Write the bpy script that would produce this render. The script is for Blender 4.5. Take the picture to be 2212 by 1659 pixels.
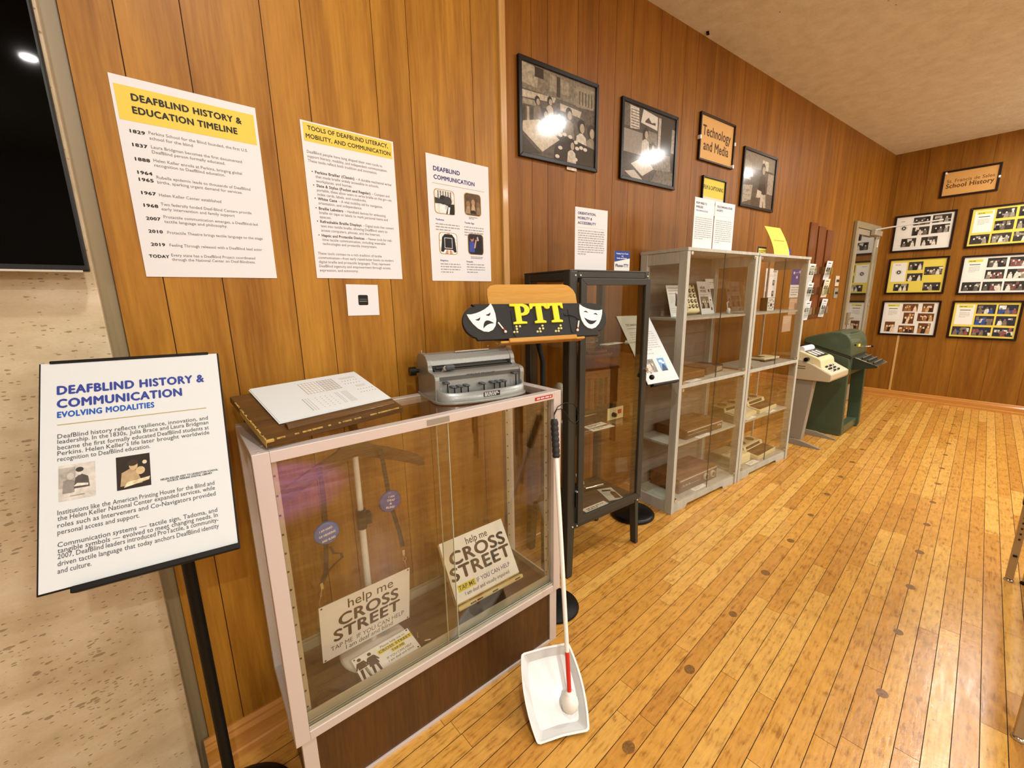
import bpy, bmesh, math, random
from mathutils import Vector, Matrix
for _o in list(bpy.data.objects):
    bpy.data.objects.remove(_o)
SC = bpy.context.scene
COL = SC.collection
R = math.radians
random.seed(7)

# ------------------------------------------------------------------ camera
# axes: x runs along the floor boards (away to the right), y towards the panelled wall, z up
cam_d = bpy.data.cameras.new('camera')
cam_d.sensor_fit = 'HORIZONTAL'
cam_d.sensor_width = 36.0
cam_d.lens = 905.0 / 2212.0 * 36.0
cam_d.clip_start = 0.02
cam = bpy.data.objects.new('camera', cam_d)
COL.objects.link(cam)
_r = Vector((0.74324676, -0.66876302, -0.01844674))
_d = Vector((-0.15088197, -0.14069651, -0.97848818))
_f = Vector((0.65178132, 0.73004145, -0.20547651))
cam.matrix_world = Matrix(((_r.x, -_d.x, -_f.x, 0), (_r.y, -_d.y, -_f.y, 0), (_r.z, -_d.z, -_f.z, 1.4), (0, 0, 0, 1)))
SC.camera = cam

# ------------------------------------------------------------------ world, exposure
w = bpy.data.worlds.new('room_air')
SC.world = w
w.use_nodes = True
w.node_tree.nodes['Background'].inputs[0].default_value = (1.0, 0.93, 0.84, 1)
w.node_tree.nodes['Background'].inputs[1].default_value = 0.06
SC.view_settings.view_transform = 'Standard'
SC.view_settings.look = 'None'
SC.view_settings.gamma = 1.0
SC.view_settings.use_curve_mapping = False
SC.view_settings.exposure = 0.12

# ------------------------------------------------------------------ the ceiling lamps and the added fill lights (all outside the frame)
CEIL = 3.006
def disc_lamp(name, x, y, power, size=0.26, colour=(1.0, 0.96, 0.91), z=CEIL - 0.03):
    l = bpy.data.lights.new(name, 'AREA')
    l.shape = 'DISK'
    l.size = size
    l.energy = power
    l.color = colour
    o = bpy.data.objects.new(name, l)
    COL.objects.link(o)
    o.location = (x, y, z)
    return o
for _x, _y, _p in ((2.905, -0.131, 30), (4.51, -0.373, 30), (6.2, -0.364, 26), (-0.24, -1.85, 40), (1.3, -2.4, 26),
                   (3.0, -2.6, 26), (4.7, -2.6, 26), (6.3, -2.6, 22), (0.35, 0.1, 22)):
    disc_lamp('ceiling_lamp', _x, _y, _p, 0.07 if _x < 0 else 0.15)
def fill_light(x, y, z, power, size=0.12, colour=(1.0, 0.97, 0.94)):
    l = bpy.data.lights.new('fill_light', 'POINT')
    l.shadow_soft_size = size
    l.energy = power
    l.color = colour
    o = bpy.data.objects.new('fill_light', l)
    COL.objects.link(o)
    o.location = (x, y, z)
for _x, _y in ((-1.2, -2.9), (1.6, -3.2), (4.4, -3.2), (6.2, -1.6)):
    fill_light(_x, _y, 2.3, 48)  # unseen point lights added to brighten the ceiling
# the violet stage light on the boards behind the viewer
_l = bpy.data.lights.new('stage_spot', 'SPOT')
_l.energy = 5200
_l.color = (0.12, 0.06, 1.0)
_l.spot_size = R(22)
_l.spot_blend = 0.6
_l.shadow_soft_size = 0.05
_o = bpy.data.objects.new('stage_spot', _l)
COL.objects.link(_o)
_o.location = (0.3, -2.6, 2.8)
_o.rotation_euler = (R(24), 0, 0)

# ------------------------------------------------------------------ colour and materials
def lin(c):
    return c / 12.92 if c <= 0.04045 else ((c + 0.055) / 1.055) ** 2.4
def hx(s, a=1.0):
    s = s.lstrip('#')
    return tuple(lin(int(s[i:i + 2], 16) / 255) for i in (0, 2, 4)) + (a,)

class N:
    def __init__(self, name):
        self.m = bpy.data.materials.new(name)
        self.m.use_nodes = True
        self.t = self.m.node_tree
        self.b = self.t.nodes['Principled BSDF']
        self.out = self.t.nodes['Material Output']
    def n(self, t, **kw):
        nd = self.t.nodes.new('ShaderNode' + t)
        for k, v in kw.items():
            setattr(nd, k, v)
        return nd
    def l(self, a, b):
        self.t.links.new(a, b)
    def set(self, **kw):
        for k, v in kw.items():
            self.b.inputs[k.replace('_', ' ')].default_value = v
        return self
    def coords(self, scale=(1, 1, 1), kind='Object', rot=(0, 0, 0)):
        tc = self.n('TexCoord')
        mp = self.n('Mapping')
        mp.inputs['Scale'].default_value = scale
        mp.inputs['Rotation'].default_value = rot
        self.l(tc.outputs[kind], mp.inputs[0])
        return mp.outputs[0]
    def noise(self, vec, scale, detail=4, rough=0.6, dist=0.0):
        t = self.n('TexNoise')
        t.inputs['Scale'].default_value = scale
        t.inputs['Detail'].default_value = detail
        t.inputs['Roughness'].default_value = rough
        t.inputs['Distortion'].default_value = dist
        if vec is not None:
            self.l(vec, t.inputs['Vector'])
        return t.outputs[0]
    def ramp(self, fac, stops):
        r = self.n('ValToRGB')
        e = r.color_ramp.elements
        while len(e) < len(stops):
            e.new(0.5)
        for i, (p, c) in enumerate(stops):
            e[i].position = p
            e[i].color = c
        self.l(fac, r.inputs[0])
        return r.outputs[0]
    def mix(self, fac, a, b, mode='MIX'):
        x = self.n('Mix', data_type='RGBA', blend_type=mode)
        for s, v in ((x.inputs[0], fac), (x.inputs[6], a), (x.inputs[7], b)):
            if isinstance(v, (int, float, tuple)):
                s.default_value = v
            else:
                self.l(v, s)
        return x.outputs[2]
    def math(self, op, a, b=0.0):
        x = self.n('Math', operation=op)
        for s, v in ((x.inputs[0], a), (x.inputs[1], b)):
            if isinstance(v, (int, float)):
                s.default_value = v
            else:
                self.l(v, s)
        return x.outputs[0]
    def bump(self, h, strength=0.2, dist=0.002):
        b = self.n('Bump')
        b.inputs['Strength'].default_value = strength
        b.inputs['Distance'].default_value = dist
        self.l(h, b.inputs['Height'])
        self.l(b.outputs[0], self.b.inputs['Normal'])

M = {}
def plain(name, col, rough=0.5, metal=0.0, spec=0.5, coat=0.0, noise=0.0, nscale=40, bump=0.0):
    k = N(name)
    c = hx(col) if isinstance(col, str) else col
    k.set(Base_Color=c, Roughness=rough, Metallic=metal, Specular_IOR_Level=spec, Coat_Weight=coat)
    if noise or bump:
        v = k.coords()
        f = k.noise(v, nscale, 5)
        if noise:
            d = tuple(x * (1 - noise) for x in c[:3]) + (1,)
            e = tuple(min(1, x * (1 + noise)) for x in c[:3]) + (1,)
            k.l(k.ramp(f, [(0.3, d), (0.7, e)]), k.b.inputs['Base Color'])
        if bump:
            k.bump(f, bump, 0.001)
    M[name] = k.m
    return k.m

def wood(name, dark, light, axis='Z', scale=1.0, rough=0.4, rand=0.25, coat=0.0, streak=26, cath=True, seed=0.0, bumpy=0.08):
    """grain that runs along the given axis; every separate board of the mesh gets its own offset and tone"""
    k = N(name)
    s = {'Z': (1, 1, 0.06), 'X': (0.06, 1, 1), 'Y': (1, 0.06, 1)}[axis]
    tc = k.n('TexCoord')
    geo = k.n('NewGeometry')
    off = k.n('VectorMath', operation='SCALE')
    k.l(geo.outputs['Random Per Island'], off.inputs['Scale'])
    off.inputs[0].default_value = (31.7 + seed, 17.3, 53.1)
    add = k.n('VectorMath', operation='ADD')
    k.l(tc.outputs['Object'], add.inputs[0])
    k.l(off.outputs[0], add.inputs[1])
    mp = k.n('Mapping')
    mp.inputs['Scale'].default_value = tuple(x * scale for x in s)
    k.l(add.outputs[0], mp.inputs[0])
    v = mp.outputs[0]
    fine = k.noise(v, streak * 4, 6, 0.65, 0.2)
    broad = k.noise(v, streak * 0.35, 3, 0.5, 0.6)
    if cath:
        rings = k.math('SINE', k.math('MULTIPLY', k.noise(v, streak * 0.16, 2, 0.45, 0.4), 62.0))
        rings = k.math('MULTIPLY', rings, 0.045)
    else:
        rings = k.math('MULTIPLY', broad, 0.0)
    f = k.math('ADD', k.math('MULTIPLY', fine, 0.5), k.math('MULTIPLY', broad, 0.5))
    f = k.math('ADD', f, rings)
    c = k.ramp(f, [(0.3, hx(dark)), (0.68, hx(light))])
    if rand:
        g = k.n('HueSaturation')
        k.l(c, g.inputs['Color'])
        vv = k.math('ADD', k.math('MULTIPLY', geo.outputs['Random Per Island'], rand * 2), 1 - rand)
        k.l(vv, g.inputs['Value'])
        c = g.outputs[0]
    k.l(c, k.b.inputs['Base Color'])
    k.set(Roughness=rough, Coat_Weight=coat, Coat_Roughness=0.12, Specular_IOR_Level=0.22)
    if bumpy:
        k.bump(fine, bumpy, 0.001)
    M[name] = k.m
    return k.m

def glass(name, tint=(0.985, 0.99, 0.985), ior=1.5, extra=0.0, rough=0.015):
    """thin pane: clear transmission plus a fresnel mirror reflection"""
    k = N(name)
    k.t.nodes.remove(k.b)
    tr = k.n('BsdfTransparent')
    tr.inputs[0].default_value = (*tint, 1)
    gl = k.n('BsdfGlossy')
    gl.inputs['Roughness'].default_value = rough
    gl.inputs[0].default_value = (1, 1, 1, 1)
    lw = k.n('LayerWeight')
    lw.inputs[0].default_value = 0.5
    r0 = ((ior - 1) / (ior + 1)) ** 2
    fz = k.math('ADD', k.math('MULTIPLY', k.math('POWER', lw.outputs['Facing'], 5.0), 1 - r0), r0 + extra)
    mx = k.n('MixShader')
    k.l(fz, mx.inputs[0])
    k.l(tr.outputs[0], mx.inputs[1])
    k.l(gl.outputs[0], mx.inputs[2])
    k.l(mx.outputs[0], k.out.inputs[0])
    M[name] = k.m
    return k.m

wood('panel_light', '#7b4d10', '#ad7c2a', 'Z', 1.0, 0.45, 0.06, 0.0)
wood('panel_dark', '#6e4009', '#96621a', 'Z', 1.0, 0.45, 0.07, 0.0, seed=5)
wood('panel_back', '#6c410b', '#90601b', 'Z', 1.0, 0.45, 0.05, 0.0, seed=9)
wood('trim_pale', '#a57a3e', '#c9a468', 'Z', 1.0, 0.3, 0.0, 0.3, cath=False)
wood('baseboard_wood', '#a46a26', '#c98f45', 'X', 1.0, 0.28, 0.05, 0.4, cath=False)
wood('board_brown', '#3d2810', '#6a4a22', 'X', 2.0, 0.45, 0.0, 0.2, cath=False)
wood('desk_maple', '#b58234', '#cfa052', 'X', 2.2, 0.32, 0.0, 0.3, cath=False)
wood('hanger_wood', '#3d2613', '#5f3f22', 'X', 3.0, 0.35, 0.0, 0.3, cath=False)
wood('veneer_dark', '#38230f', '#5c3d1c', 'Z', 1.4, 0.4, 0.0, 0.2, cath=False)
wood('rack_wood', '#5c2f10', '#7d4620', 'Z', 2.0, 0.4, 0.0, 0.2, cath=False)
wood('cabinet_grey', '#9b9b90', '#bdbdb0', 'Z', 2.5, 0.5, 0.04, 0.0, cath=False)
wood('cabinet_back', '#766a5e', '#978b7e', 'X', 2.5, 0.55, 0.1, 0.0, cath=False)
wood('device_walnut', '#4a2d16', '#76502c', 'X', 3.0, 0.45, 0.0, 0.1, cath=False)
plain('gap', '#45260e', 0.8)
plain('floor_gap', '#2c1706', 0.8)
plain('floor_plug', '#7b5628', 0.35, noise=0.55, nscale=140)
plain('glass_edge', '#b9c4ac', 0.2)
plain('dark_edge', '#3c3a30', 0.3)
plain('worn_wood', '#b79a54', 0.5)
plain('steel_dark', '#34342e', 0.4, 0.0, 0.35)
plain('black_plastic', '#0b0b0b', 0.35, 0.0, 0.3)
plain('black_satin', '#0f0f0e', 0.5, 0.0, 0.2)
plain('screen_black', '#000000', 0.03, 0.0, 0.07)
plain('rubber', '#101010', 0.75)
plain('frame_black', '#100c09', 0.32, 0.0, 0.3)
plain('frame_brown', '#1d0c06', 0.32, 0.0, 0.3)
plain('card_white', '#f4f5f2', 0.8)
plain('receiver_front', '#3b2a1c', 0.35)
plain('silver_paint', '#cfcac0', 0.3, 0.3)
plain('case_frame', '#cbc3be', 0.42, 0.2)
plain('wall_paint', '#c4bfb4', 0.8)
plain('case_rail', '#c3c4b6', 0.35, 0.5)
plain('case_floor', '#43331f', 0.35, noise=0.12, nscale=9)
plain('chrome', '#dcdcd8', 0.15, 1.0)
plain('brass', '#c9a45a', 0.3, 1.0)
plain('screw', '#e8e6dc', 0.3, 0.6)
plain('white_plastic', '#dbdedd', 0.3)
plain('tray_white', '#d9dddd', 0.28, coat=0.2, noise=0.02, nscale=18)
plain('cream_plastic', '#e6dcb4', 0.42)
plain('ivory_plastic', '#ddd2a6', 0.4)
plain('putty', '#b9ac8d', 0.5)
plain('beige_keys', '#cfc6a8', 0.5)
plain('pedestal_grey', '#8e8778', 0.55)
plain('green_enamel', '#3f4f38', 0.42, coat=0.25, noise=0.05, nscale=6)
plain('green_dark', '#1e2a1c', 0.5)
plain('brown_plastic', '#3f2a1c', 0.45)
plain('smoke_plastic', '#35332c', 0.3)
plain('red_plastic', '#b3261c', 0.35)
plain('red_tape', '#b81f20', 0.4)
plain('cane_white', '#f0efe8', 0.35)
plain('cane_red', '#cf2d22', 0.35)
plain('grip_black', '#1c1d1c', 0.6, bump=0.3, nscale=150)
plain('strap_brown', '#2a1a10', 0.8)
plain('badge_blue', '#4a70c4', 0.22, coat=0.5)
plain('badge_violet', '#5560b8', 0.22, coat=0.5)
plain('sign_black', '#262825', 0.55, 0.0, 0.25, noise=0.05, nscale=30)
plain('letter_yellow', '#f0dc1e', 0.35)
plain('braille_yellow', '#ece29a', 0.4)
plain('mask_white', '#f4f3ee', 0.35)
plain('paper', '#dadde0', 0.8, 0.0, 0.2)
plain('paper_bright', '#cfd6d8', 0.8, 0.0, 0.2)
plain('paper_yellow', '#f4dc4c', 0.7)
plain('brailler_grey', '#8d918e', 0.34, 0.35, coat=0.3, noise=0.1, nscale=260, bump=0.25)
plain('key_grey', '#3d444a', 0.35)
plain('switch_plate', '#c4b9a4', 0.4)
plain('door_metal', '#a49a82', 0.35, 0.3)
plain('door_frame_paint', '#8a7c5c', 0.4)
plain('laminate', '#f1f3f4', 0.3)
plain('table_steel', '#b9a782', 0.35, 0.35)
plain('table_black', '#1d100b', 0.35)
plain('cardboard', '#d7c487', 0.6)
glass('pane', (0.95, 0.955, 0.93), 1.72)
glass('pane_case', (0.91, 0.9, 0.85), 1.74)
glass('pane_smoke', (0.9, 0.89, 0.83), 1.7, 0.0)
glass('picture_pane', (0.97, 0.97, 0.97), 1.45, 0.0, 0.09)
glass('door_pane', (0.5, 0.5, 0.45), 1.5, 0.25)
glass('clear_film', (0.97, 0.97, 0.95), 1.4)
glass('clear_tube', (0.86, 0.88, 0.84), 1.45, 0.03)

def print_material():
    """printed matter: colours come with the mesh; where alpha is low the ink is mottled like a photograph"""
    k = N('printed')
    a = k.n('Attribute')
    a.attribute_name = 'Col'
    v = k.coords()
    f = k.noise(v, 55, 6, 0.7, 0.4)
    r = k.ramp(f, [(0.32, (0.22, 0.22, 0.22, 1)), (0.66, (1.75, 1.75, 1.75, 1))])
    mul = k.mix(1.0, a.outputs['Color'], r, 'MULTIPLY')
    k.l(k.mix(a.outputs['Alpha'], mul, a.outputs['Color']), k.b.inputs['Base Color'])
    k.set(Roughness=0.6, Specular_IOR_Level=0.3)
    M['printed'] = k.m
    g = k.m.copy()
    g.name = 'printed_gloss'
    g.node_tree.nodes['Principled BSDF'].inputs['Roughness'].default_value = 0.22
    M['printed_gloss'] = g
print_material()

def stone_material():
    k = N('travertine')
    tone = k.noise(k.coords((0.9, 0.9, 1.8)), 7.0, 6, 0.65, 0.2)
    base = k.ramp(tone, [(0.3, hx('#b3a283')), (0.5, hx('#c6b797')), (0.72, hx('#d6cab0'))])
    big = k.noise(k.coords((1, 1, 1.3)), 4.0, 4, 0.65)
    wob = k.noise(k.coords(), 90, 3, 0.6)
    d = None
    for sc, rad, thr in ((62.0, 0.8, 0.52), (125.0, 0.75, 0.44)):
        vo = k.n('TexVoronoi')
        vo.inputs['Scale'].default_value = sc
        k.l(k.coords((0.62, 0.62, 1.7)), vo.inputs['Vector'])
        sep = k.n('SeparateColor')
        k.l(vo.outputs['Color'], sep.inputs[0])
        size = k.math('MULTIPLY', k.math('SUBTRACT', k.math('ADD', sep.outputs[0], k.math('MULTIPLY', big, 1.1)), thr + 0.62), rad)
        size = k.math('ADD', size, k.math('MULTIPLY', k.math('SUBTRACT', wob, 0.5), 0.7))
        e = k.math('MINIMUM', k.math('MAXIMUM', k.math('MULTIPLY', k.math('SUBTRACT', size, vo.outputs['Distance']), 9.0), 0.0), 1.0)
        d = e if d is None else k.math('MAXIMUM', d, e)
    fine = k.noise(k.coords((1, 1, 2.0)), 150, 4, 0.6)
    c = k.mix(k.math('MULTIPLY', d, 0.7), base, hx('#6b5738'))
    c = k.mix(k.math('MULTIPLY', fine, 0.4), c, hx('#a5926f'))
    k.l(c, k.b.inputs['Base Color'])
    k.set(Roughness=0.6)
    k.bump(k.math('SUBTRACT', k.math('MULTIPLY', fine, 0.4), d), 0.4, 0.003)
    M['travertine'] = k.m
stone_material()

def plaster_material():
    k = N('popcorn_plaster')
    v = k.coords()
    a = k.noise(v, 60, 8, 0.75, 0.4)
    b = k.noise(v, 9, 4, 0.6, 0.2)
    c = k.ramp(k.math('ADD', k.math('MULTIPLY', a, 0.45), k.math('MULTIPLY', b, 0.55)), [(0.3, hx('#cdc2a6')), (0.65, hx('#e5dec9'))])
    sp = k.noise(v, 24, 3, 0.5, 0.0)
    c = k.mix(k.ramp(sp, [(0.235, (0.8, 0.8, 0.8, 1)), (0.265, (0, 0, 0, 1))]), c, hx('#6d5433'))
    k.l(c, k.b.inputs['Base Color'])
    k.set(Roughness=0.95)
    k.bump(a, 0.7, 0.008)
    M['popcorn_plaster'] = k.m
plaster_material()

def floor_material():
    k = N('floor_maple')
    geo = k.n('NewGeometry')
    tc = k.n('TexCoord')
    off = k.n('VectorMath', operation='SCALE')
    k.l(geo.outputs['Random Per Island'], off.inputs['Scale'])
    off.inputs[0].default_value = (41.0, 23.0, 0.0)
    add = k.n('VectorMath', operation='ADD')
    k.l(tc.outputs['Object'], add.inputs[0])
    k.l(off.outputs[0], add.inputs[1])
    mp = k.n('Mapping')
    mp.inputs['Scale'].default_value = (0.16, 1, 1)
    k.l(add.outputs[0], mp.inputs[0])
    fine = k.noise(mp.outputs[0], 95, 6, 0.6, 0.3)
    blot = k.noise(tc.outputs['Object'], 16, 5, 0.65, 0.8)
    tone = k.ramp(geo.outputs['Random Per Island'], [(0.0, hx('#b9843a')), (0.14, hx('#c08a3c')), (0.5, hx('#cb9744')), (0.85, hx('#d6a855')), (1.0, hx('#c28c3e'))])
    grain = k.ramp(k.math('ADD', k.math('MULTIPLY', fine, 0.6), k.math('MULTIPLY', blot, 0.4)), [(0.36, (0.56, 0.46, 0.34, 1)), (0.48, (0.96, 0.95, 0.93, 1)), (0.62, (1.12, 1.12, 1.1, 1))])
    c = k.mix(1.0, tone, grain, 'MULTIPLY')
    fl = k.noise(tc.outputs['Object'], 34, 2, 0.5, 0.0)
    c = k.mix(k.ramp(fl, [(0.22, (0.7, 0.7, 0.7, 1)), (0.25, (0, 0, 0, 1))]), c, hx('#4c2c10'))
    k.l(c, k.b.inputs['Base Color'])
    sc = k.noise(k.coords((0.5, 3, 1), rot=(0, 0, 0.6)), 14, 5, 0.6)
    k.l(k.ramp(sc, [(0.3, (0.2, 0.2, 0.2, 1)), (0.75, (0.36, 0.36, 0.36, 1))]), k.b.inputs['Roughness'])
    k.set(Coat_Weight=0.1, Coat_Roughness=0.25)
    k.bump(k.math('ADD', fine, k.math('MULTIPLY', k.noise(tc.outputs['Object'], 38, 3), 2.2)), 0.16, 0.0016)
    M['floor_maple'] = k.m
floor_material()
# ------------------------------------------------------------------ mesh helpers
class MB:
    """collects shapes in one bmesh; each shape takes the material slot in use"""
    def __init__(self, *mats):
        self.bm = bmesh.new()
        self.mats = [M[m] for m in mats]
        self.slot = 0
        self.X = Matrix.Identity(4)
    def use(self, i):
        self.slot = i
        return self
    def _add(self, verts, faces, smooth=False):
        vs = [self.bm.verts.new(self.X @ Vector(v)) for v in verts]
        for f in faces:
            try:
                fc = self.bm.faces.new([vs[i] for i in f])
                fc.material_index = self.slot
                fc.smooth = smooth
            except ValueError:
                pass
        return vs
    def box(self, x0, y0, z0, x1, y1, z1, bev=0.0, seg=2):
        t = bmesh.new()
        bmesh.ops.create_cube(t, size=1.0)
        for v in t.verts:
            v.co = Vector(((x0 + x1) / 2 + v.co.x * (x1 - x0), (y0 + y1) / 2 + v.co.y * (y1 - y0), (z0 + z1) / 2 + v.co.z * (z1 - z0)))
        if bev:
            bmesh.ops.bevel(t, geom=t.edges[:], offset=bev, segments=seg, profile=0.5, affect='EDGES')
        return self.take(t, smooth=False)
    def take(self, t, smooth=False):
        t.verts.index_update()
        vs = [self.bm.verts.new(self.X @ v.co) for v in t.verts]
        for f in t.faces:
            fc = self.bm.faces.new([vs[v.index] for v in f.verts])
            fc.material_index = self.slot
            fc.smooth = smooth
        t.free()
        return self
    def cyl(self, p0, p1, r0, r1=None, seg=16, cap=True):
        return self.tube([p0, p1], [r0, r0 if r1 is None else r1], seg, cap)
    def tube(self, pts, rad, seg=10, cap=True, closed=False):
        pts = [Vector(p) for p in pts]
        n = len(pts)
        rad = [rad] * n if isinstance(rad, (int, float)) else rad
        rings = []
        prev = None
        for i, p in enumerate(pts):
            if closed:
                d = pts[(i + 1) % n] - pts[i - 1]
            else:
                d = pts[min(i + 1, n - 1)] - pts[max(i - 1, 0)]
            d.normalize()
            if prev is None:
                a = Vector((0, 0, 1)) if abs(d.z) < 0.9 else Vector((1, 0, 0))
                u = d.cross(a).normalized()
            else:
                u = (prev - d * prev.dot(d)).normalized()
            prev = u
            v = d.cross(u)
            rings.append([p + (u * math.cos(2 * math.pi * k / seg) + v * math.sin(2 * math.pi * k / seg)) * rad[i] for k in range(seg)])
        verts = [v for r in rings for v in r]
        faces = []
        m = n if closed else n - 1
        for i in range(m):
            j = (i + 1) % n
            for k in range(seg):
                k2 = (k + 1) % seg
                faces.append((i * seg + k, i * seg + k2, j * seg + k2, j * seg + k))
        self._add(verts, faces, True)
        if cap and not closed:
            self._add(rings[0], [tuple(reversed(range(seg)))])
            self._add(rings[-1], [tuple(range(seg))])
        return self
    def lathe(self, c, prof, seg=32, axis='Z'):
        """profile of (radius, height) pairs turned about a vertical axis (or y) through c"""
        c = Vector(c)
        def pt(r, h, a):
            if axis == 'Z':
                return c + Vector((r * math.cos(a), r * math.sin(a), h))
            if axis == 'Y':
                return c + Vector((r * math.cos(a), h, r * math.sin(a)))
            return c + Vector((h, r * math.cos(a), r * math.sin(a)))
        verts = [pt(r, h, 2 * math.pi * k / seg) for r, h in prof for k in range(seg)]
        faces = []
        for i in range(len(prof) - 1):
            for k in range(seg):
                k2 = (k + 1) % seg
                faces.append((i * seg + k, i * seg + k2, (i + 1) * seg + k2, (i + 1) * seg + k))
        self._add(verts, faces, True)
        if prof[0][0] > 1e-5:
            self._add(verts[:seg], [tuple(reversed(range(seg)))])
        if prof[-1][0] > 1e-5:
            self._add(verts[-seg:], [tuple(range(seg))])
        return self
    def ball(self, c, r, seg=16, sz=1.0):
        n = max(6, seg // 2)
        return self.lathe(c, [(max(1e-6, r * math.sin(math.pi * i / n)), -r * sz * math.cos(math.pi * i / n)) for i in range(n + 1)], seg)
    def prism(self, pts, y0, y1, bev=0.0, plane='XZ', smooth=False):
        """outline in x,z pushed from y0 to y1 (or x,y from z0 to z1, or y,z from x0 to x1)"""
        f = {'XZ': lambda a, b, h: (a, h, b), 'XY': lambda a, b, h: (a, b, h), 'YZ': lambda a, b, h: (h, a, b)}[plane]
        t = bmesh.new()
        lo = [t.verts.new(f(a, b, y0)) for a, b in pts]
        hi = [t.verts.new(f(a, b, y1)) for a, b in pts]
        n = len(pts)
        t.faces.new(lo)
        t.faces.new(list(reversed(hi)))
        for i in range(n):
            t.faces.new((lo[i], hi[i], hi[(i + 1) % n], lo[(i + 1) % n]))
        bmesh.ops.recalc_face_normals(t, faces=t.faces[:])
        if bev:
            bmesh.ops.bevel(t, geom=t.edges[:], offset=bev, segments=2, profile=0.5, affect='EDGES')
        return self.take(t, smooth)
    def ring(self, x0, z0, x1, z1, wd, y0, y1, bev=0.0, wt=None, wb=None):
        """a mitred rectangular frame in the x,z plane"""
        wt = wd if wt is None else wt
        wb = wd if wb is None else wb
        for q in ([(x0, z0), (x1, z0), (x1 - wd, z0 + wb), (x0 + wd, z0 + wb)], [(x1, z0), (x1, z1), (x1 - wd, z1 - wt), (x1 - wd, z0 + wb)],
                  [(x1, z1), (x0, z1), (x0 + wd, z1 - wt), (x1 - wd, z1 - wt)], [(x0, z1), (x0, z0), (x0 + wd, z0 + wb), (x0 + wd, z1 - wt)]):
            self.prism(q, y0, y1, bev)
        return self
    def obj(self, name, parent=None, label=None, smooth_angle=None):
        me = bpy.data.meshes.new(name)
        bmesh.ops.recalc_face_normals(self.bm, faces=self.bm.faces[:])
        self.bm.to_mesh(me)
        self.bm.free()
        for m in self.mats:
            me.materials.append(m)
        o = bpy.data.objects.new(name, me)
        COL.objects.link(o)
        if parent is not None:
            o.parent = parent
        if label:
            o['label'] = label
        return o

# ------------------------------------------------------------------ lettering
_glyphs = {}
def glyph_mesh(body, bold=0.0, res=2, shear=0.0):
    key = (body, bold, res, shear)
    if key not in _glyphs:
        cu = bpy.data.curves.new('lettering', 'FONT')
        cu.body = body
        cu.size = 1.0
        cu.offset = bold if bold < 0.015 else 0.0
        cu.resolution_u = res
        cu.shear = shear
        cu.space_character = 1.0 + 2.4 * max(0.0, bold)
        cu.fill_mode = 'FRONT'
        ob = bpy.data.objects.new('lettering', cu)
        me = ob.to_mesh()
        vs = [(v.co.x, v.co.y) for v in me.vertices]
        fs = [tuple(p.vertices) for p in me.polygons]
        ob.to_mesh_clear()
        bpy.data.objects.remove(ob)
        bpy.data.curves.remove(cu)
        xs = [a for a, b in vs] or [0, 1]
        _glyphs[key] = (vs, fs, min(xs), max(xs))
    return _glyphs[key]

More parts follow.
